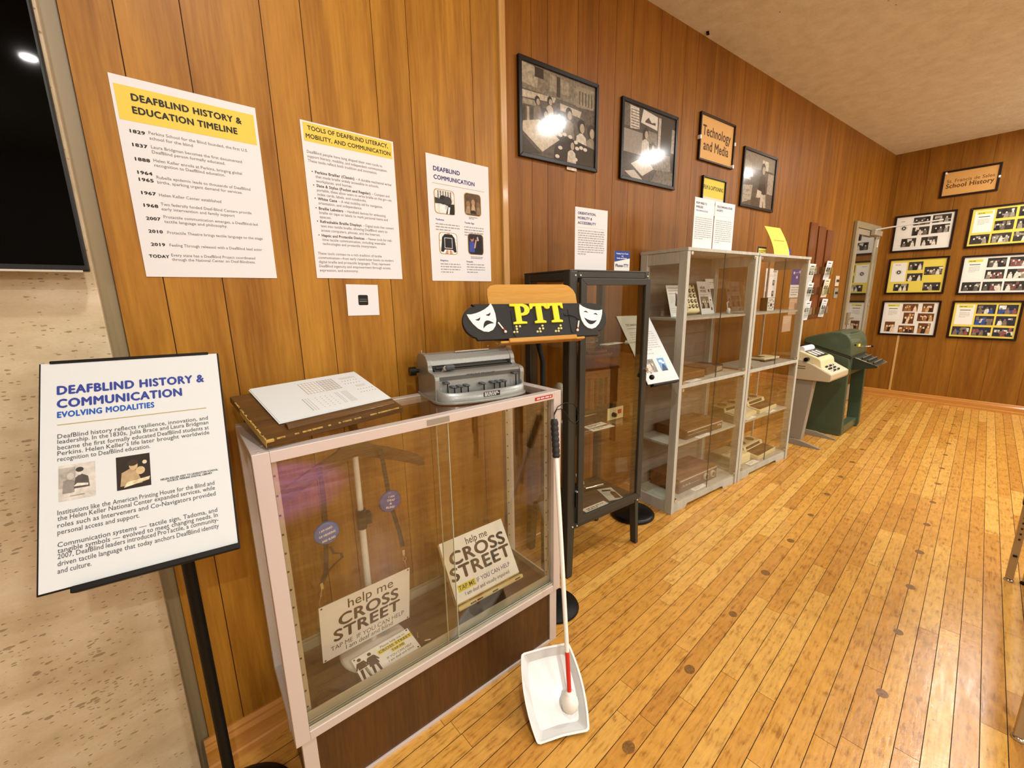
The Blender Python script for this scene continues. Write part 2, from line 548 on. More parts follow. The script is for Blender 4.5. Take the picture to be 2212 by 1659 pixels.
LVL = 0.00035
class Print:
    """printed matter lying in the x,z plane and facing -y"""
    def __init__(self, gloss=False):
        self.v, self.f, self.c = [], [], []
        self.gloss = gloss
    def poly(self, pts, col, lvl=1, alpha=1.0):
        col = hx(col) if isinstance(col, str) else col
        col = (col[0] * 0.9, col[1] * 0.92, col[2] * 0.94)
        b = len(self.v)
        self.v += [(x, -lvl * LVL, z) for x, z in pts]
        a = sum(pts[i][0] * pts[(i + 1) % len(pts)][1] - pts[(i + 1) % len(pts)][0] * pts[i][1] for i in range(len(pts)))
        idx = list(range(b, b + len(pts)))
        self.f.append(idx if a > 0 else idx[::-1])
        self.c.append((*col[:3], alpha))
        return self
    def rect(self, x0, z0, x1, z1, col, lvl=1, alpha=1.0):
        return self.poly([(x0, z0), (x1, z0), (x1, z1), (x0, z1)], col, lvl, alpha)
    def oval(self, x, z, rx, rz, col, lvl=1, alpha=1.0, n=18):
        return self.poly([(x + rx * math.cos(2 * math.pi * i / n), z + rz * math.sin(2 * math.pi * i / n)) for i in range(n)], col, lvl, alpha)
    def rrect(self, x0, z0, x1, z1, r, col, lvl=1, alpha=1.0):
        p = []
        for cx, cz, a in ((x1 - r, z1 - r, 0), (x0 + r, z1 - r, 90), (x0 + r, z0 + r, 180), (x1 - r, z0 + r, 270)):
            p += [(cx + r * math.cos(R(a + t)), cz + r * math.sin(R(a + t))) for t in (0, 30, 60, 90)]
        return self.poly(p, col, lvl, alpha)
    def text(self, s, x, z, size, col, lvl=2, width=None, align='L', bold=0.0, res=2, shear=0.0):
        vs, fs, x0, x1 = glyph_mesh(s, bold, res, shear)
        col = hx(col) if isinstance(col, str) else col
        sx = size if width is None else width / max(1e-6, x1 - x0)
        wd = (x1 - x0) * sx
        ox = x - x0 * sx - {'L': 0, 'C': wd / 2, 'R': wd}[align]
        d = bold * 1.15
        for dx, dz, dl in ([(0, 0, 0)] if bold < 0.015 else [(-d, 0, 0), (d, 0, 0.03), (0, d * 0.8, 0.06), (0, -d * 0.8, 0.09), (0, 0, 0.12)]):
            b = len(self.v)
            self.v += [(ox + (a + dx) * sx, -(lvl + dl) * LVL, z + (q + dz) * size) for a, q in vs]
            for f in fs:
                self.f.append([b + i for i in f])
                self.c.append((*col[:3], 1.0))
        return self
    def lines(self, x0, x1, z, h, n, step, col, lvl=2, seed=1, last=0.6):
        """text too small to read: rows of word-long dashes"""
        rr = random.Random(seed)
        for i in range(n):
            x = x0
            end = x1 if i < n - 1 else x0 + (x1 - x0) * last
            while x < end - h:
                wd = min(end - x, h * rr.uniform(1.2, 5.0))
                self.rect(x, z - i * step, x + wd, z - i * step + h, col, lvl)
                x += wd + h * 0.8
        return self
    def photo(self, x0, z0, x1, z1, pal, lvl=2, seed=1, n=9):
        """a small snapshot: mottled ground, a few figures"""
        rr = random.Random(seed)
        w, h = x1 - x0, z1 - z0
        self.rect(x0, z0, x1, z1, pal[0], lvl, 0.35)
        for i in range(n):
            ax, az = x0 + w * rr.uniform(0.0, 0.8), z0 + h * rr.uniform(0.0, 0.7)
            bx, bz = min(x1, ax + w * rr.uniform(0.12, 0.4)), min(z1, az + h * rr.uniform(0.15, 0.45))
            self.rect(ax, az, bx, bz, pal[rr.randrange(len(pal))], lvl + 1 + i * 0.1, 0.3)
        for i in range(3):
            cx = x0 + w * (0.2 + 0.3 * i + rr.uniform(-0.05, 0.05))
            cz = z0 + h * rr.uniform(0.5, 0.62)
            r = h * 0.1
            cl = pal[rr.randrange(len(pal))]
            self.poly([(cx - 2 * r, z0), (min(x1, cx + 2 * r), z0), (cx + 1.2 * r, cz - r * 0.6), (cx - 1.2 * r, cz - r * 0.6)], cl, lvl + 2.2 + i * 0.1, 0.4)
            self.oval(cx, cz + r * 0.3, r * 0.8, r, pal[-1], lvl + 2.6 + i * 0.1, 0.6, 10)
        return self
    def obj(self, name, parent=None, label=None):
        me = bpy.data.meshes.new(name)
        me.from_pydata(self.v, [], self.f)
        at = me.color_attributes.new('Col', 'FLOAT_COLOR', 'CORNER')
        k = 0
        for p, c in zip(me.polygons, self.c):
            for _ in range(p.loop_total):
                at.data[k].color = c
                k += 1
        me.materials.append(M['printed_gloss' if self.gloss else 'printed'])
        me.update()
        o = bpy.data.objects.new(name, me)
        COL.objects.link(o)
        if parent is not None:
            o.parent = parent
        if label:
            o['label'] = label
        return o

# ------------------------------------------------------------------ things
def tag(o, label, cat, group=None):
    o['label'] = label
    o['category'] = cat
    if group:
        o['group'] = group
    return o
def thing(name, label, cat, mat, group=None):
    o = bpy.data.objects.new(name, None)
    o.empty_display_size = 0.05
    COL.objects.link(o)
    o.matrix_world = mat
    return tag(o, label, cat, group)
def struct(o):
    o['kind'] = 'structure'
    return o
def frame(x, y, deg):
    return Matrix.Translation((x, y, 0)) @ Matrix.Rotation(R(deg), 4, 'Z')
def at(fr, s, t, z, deg=0.0):
    return fr @ Matrix.Translation((s, t, z)) @ Matrix.Rotation(R(deg), 4, 'Z')
def tilted(x, y, z, yaw, tilt, roll=0.0):
    """local x across, local z up the sloping face, local y into it"""
    return Matrix.Translation((x, y, z)) @ Matrix.Rotation(R(yaw), 4, 'Z') @ Matrix.Rotation(R(-tilt), 4, 'X') @ Matrix.Rotation(R(-roll), 4, 'Y')
W1 = frame(0.0, 1.385, 0.0)
W2 = frame(1.223, 1.632, -6.0)
WB = frame(7.278, 0.964, -94.07)
CASE = frame(0.153, 1.056, -3.4)
DARK = frame(1.435, 1.219, -7.4)
CABA = frame(2.391, 1.167, -7.4)
CABB = CABA @ Matrix.Translation((0.812, 0, 0))
# ------------------------------------------------------------------ the room
def planks(name, mat, cuts, z0, z1, fr, t0=0.0, t1=0.02, groove=0.0024, holes=()):
    mb = MB(mat, 'gap')
    for a, b in zip(cuts[:-1], cuts[1:]):
        mb.box(a + groove / 2, t0, z0, b - groove / 2, t1, z1)
    mb.use(1).box(cuts[0], t0 + 0.004, z0, cuts[-1], t1 + 0.03, z1)
    o = mb.obj(name)
    o.matrix_world = fr
    return struct(o)
planks('wall_left', 'panel_light', [-0.017, 0.074, 0.198, 0.373, 0.476, 0.685, 0.806, 1.069, 1.194], 0.0, CEIL, W1)
_c = [-0.12, 0.02, 0.16, 0.362, 0.464, 0.663, 0.812, 0.949]
_rr = random.Random(3)
while _c[-1] < 5.95:
    _c.append(_c[-1] + _rr.choice((0.1, 0.14, 0.2, 0.16, 0.25)))
_c.append(6.16)
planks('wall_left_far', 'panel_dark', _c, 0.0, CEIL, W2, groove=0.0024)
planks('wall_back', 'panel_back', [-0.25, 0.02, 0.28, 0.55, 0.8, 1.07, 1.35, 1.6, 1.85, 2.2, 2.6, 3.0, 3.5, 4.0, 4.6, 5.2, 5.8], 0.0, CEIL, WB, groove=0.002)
for _nm, _fr, _w in (('wall_right', frame(7.6, -4.6, 180), 10.8), ('wall_front', frame(-3.0, -4.7, 90), 6.2)):
    mb = MB('wall_paint')
    mb.box(0, 0, 0, _w, 0.05, CEIL)
    o = struct(mb.obj(_nm))
    o.matrix_world = _fr
mb = MB('travertine')
mb.box(-3.1, 1.34, 0.0, -0.046, 1.6, CEIL, 0.003)
struct(mb.obj('wall_stone'))
mb = MB('trim_pale')
mb.box(1.194, 1.372, 0.0, 1.226, 1.66, CEIL, 0.003)
struct(mb.obj('trim_1'))
mb = MB('door_frame_paint')
mb.box(-0.08, 1.395, 0.0, -0.012, 1.42, CEIL)
struct(mb.obj('trim_2'))
mb = MB('trim_pale')
mb.box(0.262, -0.006, 0.1, 0.284, 0.0, 0.83, 0.002)
o = struct(mb.obj('trim_3'))
o.matrix_world = WB
def base_profile(name, x0, x1, fr, h=0.115, mat='baseboard_wood'):
    mb = MB(mat)
    mb.prism([(-0.022, 0), (0.0, 0), (0.0, h), (-0.006, h), (-0.012, h - 0.012), (-0.012, h - 0.02), (-0.018, h - 0.035), (-0.018, 0.03), (-0.022, 0.024)], x0, x1, 0, 'YZ')
    o = struct(mb.obj(name))
    o.matrix_world = fr
    return o
base_profile('baseboard_left', -0.03, 1.19, W1)
base_profile('baseboard_left_far', 0.02, 4.9, W2)
base_profile('baseboard_back', 0.0, 5.6, WB, 0.105)

# floor: narrow boards, each an island of the one floor mesh
mb = MB('floor_maple', 'floor_gap', 'floor_plug')
BW = 0.0595
_rr = random.Random(11)
k = -26
while True:
    y0 = 0.058 - BW * (k + 1)
    y1 = y0 + BW
    k += 1
    if y0 < -4.6:
        break
    x = -3.0 - _rr.uniform(0, 0.8)
    while x < 7.5:
        ln = _rr.choice((0.45, 0.7, 0.9, 1.2, 1.6)) * _rr.uniform(0.85, 1.15)
        mb._add([(x + 0.0007, y0 + 0.0011, 0), (x + ln - 0.0007, y0 + 0.0011, 0), (x + ln - 0.0007, y1 - 0.0011, 0), (x + 0.0007, y1 - 0.0011, 0)], [(0, 1, 2, 3)])
        x += ln
mb.use(1).box(-3.2, -4.7, -0.06, 7.7, 1.75, -0.0015)
mb.use(2)
for y, xs in ((0.558, [0.962 + 0.413 * i for i in range(-2, 15)]), (0.052, [1.775 + 0.404 * i for i in range(-3, 13)]), (-0.46, [1.5 + 0.41 * i for i in range(0, 13)])):
    for x in xs:
        a = _rr.uniform(0, 3)
        for rx, off in ((0.0185 * _rr.uniform(0.85, 1.1), 0.0),):
            ring = [(x + rx * 1.25 * math.cos(t * math.pi / 10), y + rx * math.sin(t * math.pi / 10)) for t in range(20)]
            mb._add([(p[0], p[1], 0.0004) for p in ring], [tuple(range(20))])
            for _i in range(2):
                qx, qy, q = x + _rr.uniform(-0.008, 0.008), y + _rr.uniform(-0.006, 0.006), 0.0025
                mb._add([(qx + q * math.cos(t), qy + q * math.sin(t), 0.0005) for t in (0, 1, 2, 3, 4, 5)], [(0, 1, 2, 3, 4, 5)])
struct(mb.obj('floor'))
mb = MB('popcorn_plaster')
mb.box(-3.2, -4.7, CEIL, 7.7, 1.9, CEIL + 0.08)
struct(mb.obj('ceiling'))
mb = MB('black_satin')
mb.box(-0.02, -0.008, 0, 0.02, 0.008, 0.006, 0.001)
o = mb.obj('ceiling_clip')
o.matrix_world = at(W2, 1.77, -0.03, CEIL - 0.006, 25)
tag(o, 'small dark clip on the plaster ceiling near the wall edge', 'clip')

# the glazed door at the far end of the wall
DW = at(W2, 4.96, 0, 0)
mb = MB('door_frame_paint')
mb.box(0.0, -0.035, 0, 0.05, -0.002, 2.15, 0.004)
mb.box(0.80, -0.035, 0, 0.86, -0.002, 2.15, 0.004)
mb.box(0.05, -0.035, 2.08, 0.80, -0.002, 2.15, 0.004)
o = mb.obj('door_1')
o.matrix_world = DW
struct(o)
door = o
mb = MB('door_metal')
mb.ring(0.055, 0.01, 0.795, 2.075, 0.06, -0.03, -0.008, 0.002, wb=0.2)
mb.obj('door_stile', door)
mb = MB('door_pane', 'green_dark')
mb.box(0.115, -0.020, 0.21, 0.735, -0.015, 2.015)
mb.use(1).box(0.115, -0.010, 0.21, 0.735, -0.006, 2.015)  # dark backing sheet, painted in for the dim space behind the pane
mb.obj('door_glass', door)
mb = MB('chrome')
for z in (0.4, 1.2, 1.9):
    mb.box(0.783, -0.042, z, 0.803, -0.03, z + 0.1, 0.002)
mb.obj('hinge', door)
mb = MB('chrome')
mb.box(0.07, -0.06, 1.0, 0.11, -0.03, 1.14, 0.004).cyl((0.09, -0.06, 1.07), (0.19, -0.065, 1.07), 0.009)
mb.obj('door_handle', door)
mb = MB('door_metal', 'white_plastic')
mb.box(0.48, -0.085, 2.02, 0.74, -0.036, 2.08, 0.008)
mb.use(1).tube([(0.55, -0.06, 2.085), (0.57, -0.2, 2.1), (0.58, -0.62, 2.12)], 0.008, 8)
mb.obj('door_closer', door)

# ------------------------------------------------------------------ framed things on the walls
INK, GRY, NVY = '#26241f', '#77766f', '#24256b'
def framed(name, label, cat, fr, s, z, wd, ht, fw, mat, draw, group=None, pane=True, deep=0.018):
    t = thing(name, label, cat, at(fr, s, 0, z), group)
    mb = MB(mat)
    mb.ring(-wd / 2, -ht / 2, wd / 2, ht / 2, fw, -deep, -0.001, 0.002)
    mb.obj('frame', t)
    p = Print()
    iw, ih = wd - 2 * fw, ht - 2 * fw
    draw(p, iw, ih)
    o = p.obj('picture', t)
    o.location = (0, -0.006, 0)
    mb = MB('paper')
    mb.box(-iw / 2 - 0.002, -0.0055, -ih / 2 - 0.002, iw / 2 + 0.002, -0.002, ih / 2 + 0.002)
    mb.obj('backing', t)
    if pane:
        mb = MB('picture_pane')
        mb.box(-iw / 2 - 0.001, -0.013, -ih / 2 - 0.001, iw / 2 + 0.001, -0.0115, ih / 2 + 0.001)
        mb.obj('glass', t)
    return t

class Norm:
    """draws in fractions of a sheet: u to the right, v upward"""
    def __init__(self, p, w, h):
        self.p, self.w, self.h = p, w, h
    def q(self, pts, c, lvl=2, a=0.45):
        self.p.poly([((u - 0.5) * self.w, (v - 0.5) * self.h) for u, v in pts], c, lvl, a)
    def r(self, u0, v0, u1, v1, c, lvl=2, a=0.45):
        self.q([(u0, v0), (u1, v0), (u1, v1), (u0, v1)], c, lvl, a)
    def o(self, u, v, ru, rv, c, lvl=3, a=0.8):
        self.p.oval((u - 0.5) * self.w, (v - 0.5) * self.h, ru * self.w, rv * self.h, c, lvl, a)
    def person(self, u, v, s, hair, top, lvl=4, face='#b9ab93', lean=0.0):
        self.q([(u - 0.075 * s, v - 0.34 * s), (u + 0.085 * s, v - 0.34 * s), (u + (0.06 + lean) * s, v - 0.1 * s), (u + lean * s, v - 0.05 * s), (u - (0.06 - lean) * s, v - 0.1 * s)], top, lvl, 0.6)
        self.o(u + lean * s, v + 0.01 * s, 0.048 * s, 0.075 * s, hair, lvl + 0.2, 0.7)
        self.o(u + (lean + 0.012) * s, v - 0.008 * s, 0.03 * s, 0.052 * s, face, lvl + 0.4, 0.8)
def photo_class(p, w, h):
    n = Norm(p, w, h)
    n.r(0, 0, 1, 1, '#5b5448', 1, 0.2)
    n.r(0, 0.72, 1, 1, '#857b68', 1.5, 0.3)
    n.q([(0.0, 0.78), (0.2, 0.76), (0.22, 0.98), (0, 1)], '#b3a88f', 2)
    n.r(0.17, 0.88, 0.28, 0.99, '#2a2620', 2.2)
    n.q([(0.36, 0.78), (0.62, 0.8), (0.62, 0.95), (0.36, 0.97)], '#a0957d', 2)
    n.r(0.45, 0.74, 0.5, 0.97, '#3a342b', 2.3)
    n.q([(0.72, 0.7), (0.98, 0.72), (0.98, 0.95), (0.72, 0.95)], '#9b9079', 2)
    for i in range(5):
        n.r(0.76 + i * 0.045, 0.74, 0.78 + i * 0.045, 0.9, '#5e5546', 2.4)
    n.q([(0.0, 0.62), (0.42, 0.66), (0.44, 0.72), (0, 0.7)], '#c9bea6', 2.5)
    n.q([(0.0, 0.55), (0.2, 0.56), (0.22, 0.62), (0, 0.61)], '#aa9f88', 2.5)
    n.q([(0.5, 0.6), (0.78, 0.58), (0.8, 0.66), (0.5, 0.68)], '#cabfa8', 2.5)
    for i in range(4):
        n.r(0.02 + i * 0.05, 0.36, 0.05 + i * 0.05, 0.53, '#b8ad96' if i % 2 else '#4a4339', 2.6)
    for u, v, s, hr, tp in ((0.2, 0.62, 0.7, '#1d1a15', '#83796a'), (0.36, 0.66, 0.7, '#1d1a15', '#c5bba6'), (0.62, 0.58, 1.0, '#15120f', '#8e8472'), (0.48, 0.52, 0.8, '#221e18', '#b3a994'),
                            (0.8, 0.47, 1.15, '#0e0c0a', '#d9d2c2'), (0.95, 0.44, 1.2, '#2d2820', '#958b78'), (0.3, 0.5, 0.8, '#2a251e', '#6d6455')):
        n.person(u, v, s, hr, tp, 4)
    n.q([(0.42, 0.0), (1.0, 0.0), (1.0, 0.24), (0.55, 0.32), (0.44, 0.28)], '#2b261f', 6, 0.4)
    n.q([(0.0, 0.26), (0.26, 0.06), (0.49, 0.25), (0.22, 0.42), (0.02, 0.36)], '#d6cab0', 6.5, 0.7)
    n.q([(0.0, 0.22), (0.2, 0.06), (0.26, 0.04), (0.04, 0.0), (0, 0.0)], '#3b352c', 6.4, 0.3)
    for u, v in ((0.5, 0.31), (0.56, 0.33), (0.64, 0.32), (0.72, 0.27), (0.74, 0.2), (0.8, 0.22), (0.86, 0.21), (0.5, 0.16), (0.46, 0.05), (0.72, 0.06)):
        n.o(u, v, 0.03, 0.022, '#e7dfcd', 7, 0.9)
    n.person(0.66, 0.22, 0.9, '#14110e', '#d8cfbc', 8)
    n.r(0.61, 0.0, 0.68, 0.1, '#cfc5b0', 8.1)
def photo_desk(p, w, h):
    n = Norm(p, w, h)
    n.r(0, 0, 1, 1, '#4c4740', 1, 0.25)
    n.r(0.0, 0.35, 0.36, 0.66, '#9c958a', 2, 0.8)
    n.r(0.0, 0.7, 0.12, 1, '#6b655b', 2)
    n.q([(0.13, 0.68), (0.3, 0.7), (0.28, 0.98), (0.12, 0.99)], '#d5cdbd', 3)
    for i in range(7):
        n.r(0.14, 0.71 + i * 0.037, 0.29, 0.72 + i * 0.037, '#4b453d', 3.2)
    n.q([(0.32, 0.8), (0.64, 0.76), (0.64, 0.95), (0.36, 0.99)], '#e3dccd', 3, 0.9)
    n.q([(0.4, 0.84), (0.46, 0.9), (0.52, 0.84), (0.6, 0.86), (0.6, 0.82), (0.4, 0.82)], '#4a443b', 3.4)
    n.r(0.66, 0.3, 0.71, 0.95, '#bdb4a4', 3)
    n.r(0.71, 0.25, 1.0, 1.0, '#33302b', 2.5, 0.4)
    n.r(0.94, 0.5, 1.0, 0.85, '#a9a194', 3)
    n.r(0.4, 0.55, 0.64, 0.72, '#8c8477', 3)
    n.person(0.42, 0.66, 1.1, '#211d18', '#d2cabb', 4)
    n.person(0.56, 0.5, 0.9, '#5e574c', '#aba394', 5)
    n.q([(0.5, 0.18), (0.95, 0.22), (0.92, 0.45), (0.62, 0.42)], '#8a8275', 5.5, 0.3)
    n.q([(0.16, 0.2), (0.38, 0.06), (0.6, 0.2), (0.4, 0.34)], '#d9d1bf', 6, 0.8)
    n.q([(0.05, 0.08), (0.2, 0.0), (0.4, 0.0), (0.22, 0.12)], '#cac2b2', 6, 0.8)
    n.q([(0.55, 0.0), (1, 0.0), (1, 0.2), (0.7, 0.24)], '#6a6459', 5, 0.2)
def photo_hall(p, w, h):
    n = Norm(p, w, h)
    n.r(0, 0, 1, 1, '#5d5648', 1, 0.3)
    n.r(0.0, 0.72, 1, 1, '#8f8674', 1.5, 0.6)
    n.q([(0, 0.5), (0.24, 0.48), (0.24, 0.8), (0, 0.85)], '#a79d88', 2)
    n.r(0.12, 0.55, 0.3, 0.62, '#d3c9b4', 3)
    n.q([(0.0, 0.02), (0.3, 0.12), (0.32, 0.4), (0, 0.36)], '#b6ab95', 3)
    for i in range(3):
        n.r(0.06, 0.1 + i * 0.09, 0.24, 0.105 + i * 0.09, '#5a5143', 3.2)
    n.r(0.58, 0.72, 0.78, 0.92, '#d9cfba', 2.5)
    n.r(0.66, 0.7, 0.95, 0.74, '#3c352a', 2.6)
    n.r(0.8, 0.3, 1.0, 0.7, '#b3a892', 2.6)
    n.person(0.62, 0.74, 1.5, '#15110d', '#3a342b', 4)
    n.q([(0.5, 0.22), (0.78, 0.24), (0.74, 0.42), (0.52, 0.4)], '#29241c', 5)
    n.q([(0.46, 0.18), (0.62, 0.2), (0.62, 0.32), (0.48, 0.34)], '#d8cdb6', 5.5)
    n.q([(0.6, 0.0), (0.68, 0.0), (0.7, 0.26), (0.6, 0.28)], '#cfc3ac', 5.6)
    n.q([(0.72, 0.0), (0.8, 0.02), (0.76, 0.28), (0.68, 0.26)], '#c3b7a0', 5.6)
    n.q([(0.3, 0.0), (0.6, 0.0), (0.55, 0.16), (0.34, 0.2)], '#4a4234', 3)
framed('framed_photo', 'large black framed old photo of children round classroom tables, beside the pale trim', 'picture', W2, 0.541, 2.27, 0.534, 0.429, 0.019, 'frame_black', photo_class, 'black framed photographs on the panelled wall')
framed('framed_photo', 'black framed old photo of a child at a desk, left of the orange sign', 'picture', W2, 1.266, 2.265, 0.534, 0.426, 0.019, 'frame_black', photo_desk, 'black framed photographs on the panelled wall')
framed('framed_photo', 'smallest looking framed old photo, seated person in a workroom, right of the orange sign', 'picture', W2, 2.663, 2.255, 0.549, 0.42, 0.019, 'frame_black', photo_hall, 'black framed photographs on the panelled wall')

def draw_tech(p, w, h):
    p.rect(-w / 2, -h / 2, w / 2, h / 2, '#d6a45e', 1)
    p.text('Technology', 0, 0.018, 0.088, '#4a3216', 2, 0.36, 'C', 0.022, 4)
    p.text('and Media', 0, -0.072, 0.088, '#4a3216', 2, 0.325, 'C', 0.022, 4)
def clips(t, spots):
    for x, z in spots:
        mb = MB('white_plastic')
        mb.box(x - 0.008, -0.024, z - 0.012, x + 0.008, -0.0, z + 0.012, 0.002)
        mb.obj('mirror_clip', t)
t = framed('wall_sign', 'orange Technology and Media sign in a thin brown frame', 'sign', W2, 2.01, 2.424, 0.45, 0.292, 0.012, 'frame_brown', draw_tech, None, False)
clips(t, ((-0.225, -0.01), (0.222, 0.02), (0.218, -0.13)))
def draw_film(p, w, h):
    p.rect(-w / 2, -h / 2, w / 2, h / 2, '#ddd6c2', 1)
    p.rect(-w / 2, 0.0, w / 2, h / 2, '#dfc84a', 2)
    p.text('FILM & CAPTIONING', 0, 0.05, 0.037, INK, 3, 0.255, 'C', 0.02)
    p.rect(-w / 2 + 0.02, -h / 2 + 0.02, -0.005, -0.02, '#a9a394', 2)
    p.oval(0.06, -0.04, 0.028, 0.022, INK, 2)
    p.oval(0.075, -0.055, 0.02, 0.018, '#ddd6c2', 2.5)
    p.rect(0.1, -0.1, 0.13, -0.02, INK, 2)
framed('framed_notice', 'small yellow topped Film and Captioning notice in a black frame below the orange sign', 'sign', W2, 2.013, 2.06, 0.309, 0.26, 0.01, 'frame_black', draw_film, None, False)

def draw_hist(p, w, h):
    p.rect(-w / 2, -h / 2, w / 2, h / 2, '#cf9b54', 1)
    p.text('St. Francis de Sales', 0, 0.012, 0.05, '#6b4a1e', 2, 0.37, 'C', 0.01, 3)
    p.text('School History', 0, -0.045, 0.066, '#5d3c14', 2, 0.37, 'C', 0.03, 3)
t = framed('wall_sign', 'orange School History sign in a brown frame above the collage frames', 'sign', WB, 0.649, 2.568, 0.456, 0.289, 0.02, 'frame_brown', draw_hist, None, False)
clips(t, ((0.222, 0.0), (-0.2, 0.12)))
BWP = ['#3a332c', '#6e655a', '#241f1b', '#97907f', '#d8d0be']
SEP = ['#6a3f1c', '#a06a38', '#3c2212', '#c39a68', '#e3c9a4']
COLR = ['#2b2b33', '#8a4a4c', '#35508f', '#d9d6cc', '#7b6a5b']
def collage(bg, pal, cells, head, seed, card):
    def draw(p, w, h):
        p.rect(-w / 2, -h / 2, w / 2, h / 2, bg, 1)
        n = Norm(p, w, h)
        u0, v0, u1, v1 = card
        n.r(u0, v0, u1, v1, '#efece0', 2, 1.0)
        X = lambda u: (u - 0.5) * w
        Z = lambda v: (v - 0.5) * h
        if head:
            p.rect(X(u0 + 0.03), Z(v1 - 0.09), X(u1 - 0.03), Z(v1 - 0.02), '#d8d24a', 3)
            p.lines(X(u0 + 0.05), X(u1 - 0.05), Z(v1 - 0.07), 0.006, 1, 0.01, '#4f4d1e', 4, seed)
            p.rect(X(u0 + 0.06), Z(v1 - 0.17), X(u1 - 0.06), Z(v1 - 0.15), '#4a4a42', 3)
        else:
            p.oval(X((u0 + u1) / 2), Z((v0 + v1) / 2), 0.032, 0.03, '#cfccbf', 3)
            p.oval(X((u0 + u1) / 2), Z((v0 + v1) / 2), 0.02, 0.022, '#39372f', 3.4)
            p.poly([(X((u0 + u1) / 2) - 0.008, Z((v0 + v1) / 2) - 0.014), (X((u0 + u1) / 2) + 0.012, Z((v0 + v1) / 2)), (X((u0 + u1) / 2) - 0.004, Z((v0 + v1) / 2) + 0.012)], '#efece0', 3.8)
            p.lines(X(u0 + 0.05), X(u1 - 0.05), Z(v1 - 0.07), 0.005, 1, 0.01, '#55534a', 4, seed)
        p.lines(X(u0 + 0.06), X(u1 - 0.06), Z(v1 - (0.23 if head else 0.78) * (v1 - v0) / max(0.01, v1 - v0)), 0.0035, 5 if head else 1, 0.013, '#8b897f', 3, seed)
        for i, (a, b, c, d) in enumerate(cells):
            p.photo(X(a), Z(b), X(c), Z(d), pal, 3, seed * 20 + i, 6)
    return draw
WH, YL = '#e9e6da', '#e2cf55'
F1 = [(0.31, 0.72, 0.6, 0.95), (0.64, 0.74, 0.95, 0.96), (0.31, 0.42, 0.61, 0.66), (0.65, 0.44, 0.95, 0.68), (0.14, 0.1, 0.41, 0.35), (0.5, 0.1, 0.78, 0.35)]
F2 = [(0.34, 0.68, 0.6, 0.93), (0.64, 0.52, 0.95, 0.76), (0.34, 0.35, 0.62, 0.58), (0.12, 0.05, 0.4, 0.27), (0.66, 0.05, 0.96, 0.29)]
F3 = [(0.36, 0.72, 0.64, 0.95), (0.72, 0.7, 0.92, 0.96), (0.4, 0.33, 0.6, 0.68), (0.66, 0.42, 0.95, 0.66), (0.07, 0.06, 0.26, 0.38), (0.34, 0.04, 0.64, 0.27), (0.7, 0.04, 0.92, 0.36)]
G1 = [(0.36, 0.7, 0.64, 0.95), (0.68, 0.7, 0.97, 0.95), (0.36, 0.38, 0.64, 0.63), (0.68, 0.38, 0.97, 0.63), (0.03, 0.05, 0.32, 0.3), (0.35, 0.05, 0.64, 0.3), (0.67, 0.05, 0.97, 0.3)]
G3 = [(0.36, 0.68, 0.65, 0.94), (0.68, 0.68, 0.97, 0.94), (0.36, 0.36, 0.65, 0.62), (0.68, 0.36, 0.97, 0.62), (0.03, 0.05, 0.32, 0.3), (0.35, 0.05, 0.64, 0.3), (0.67, 0.05, 0.97, 0.3)]
CG = 'framed school photo collages on the end wall'
for lab, s, z, args in (
    ('white collage frame of six old photos, topmost of the left column', 0.33, 2.062, (WH, BWP, F1, False, 1, (0.03, 0.4, 0.27, 0.93))),
    ('yellow collage frame of five loosely spaced old photos, middle of the left column', 0.337, 1.55, (YL, BWP, F2, False, 2, (0.04, 0.34, 0.31, 0.92))),
    ('white collage frame of brown toned photos, lowest of the left column', 0.338, 1.035, (WH, SEP, F3, True, 3, (0.04, 0.46, 0.33, 0.96))),
    ('yellow collage frame of seven photos, right below the history sign', 0.975, 2.055, (YL, BWP, G1, True, 4, (0.04, 0.36, 0.33, 0.94))),
    ('white collage frame with three full rows of dark photos, middle of the right column', 0.982, 1.537, (WH, ['#2d2a26', '#5d584c', '#8b8470', '#7a4a46', '#d9d3c1'], G1, True, 5, (0.03, 0.36, 0.32, 0.95))),
    ('yellow collage frame with bright colour photos, lowest of the right column', 0.973, 1.033, (YL, COLR, G3, True, 6, (0.04, 0.36, 0.33, 0.94)))):
    framed('collage_frame', lab, 'picture frame', WB, s, z, 0.542, 0.434, 0.02, 'frame_brown', collage(*args), CG, False)

# brochure rack, switch plates
t = thing('brochure_rack', 'brown wooden wall rack of stacked brochures right of the grey cabinets', 'rack', at(W2, 4.07, 0, 1.12))
mb = MB('rack_wood')
mb.box(-0.3, -0.012, 0.0, 0.3, -0.001, 0.1, 0.001)
mb.obj('bottom_board', t)
for i in range(3):
    x = -0.3 + i * 0.215
    mb = MB('rack_wood')
    mb.box(x, -0.014, 0.0, x + 0.17, -0.001, 0.92 - 0.02 * i, 0.001)
    mb.obj('back_slat', t)
for i in range(3):
    for j in range(3):
        x = -0.3 + i * 0.215
        z = 0.04 + j * 0.2
        mb = MB('clear_tube')
        mb.box(x + 0.005, -0.05, z, x + 0.165, -0.047, z + 0.07)
        mb.box(x + 0.005, -0.05, z, x + 0.165, -0.015, z + 0.003)
        mb.obj('pocket', t)
def leaflet(name, label, cat, mat, w, h, paper, draw, group=None, th=0.0012, gloss=False):
    mb = MB(paper)
    mb.box(-w / 2, 0, -h / 2, w / 2, th, h / 2)
    o = mb.obj(name)
    o.matrix_world = mat
    tag(o, label, cat, group)
    if draw:
        p = Print(gloss)
        draw(p, w, h)
        p.obj('print', o)
    return o
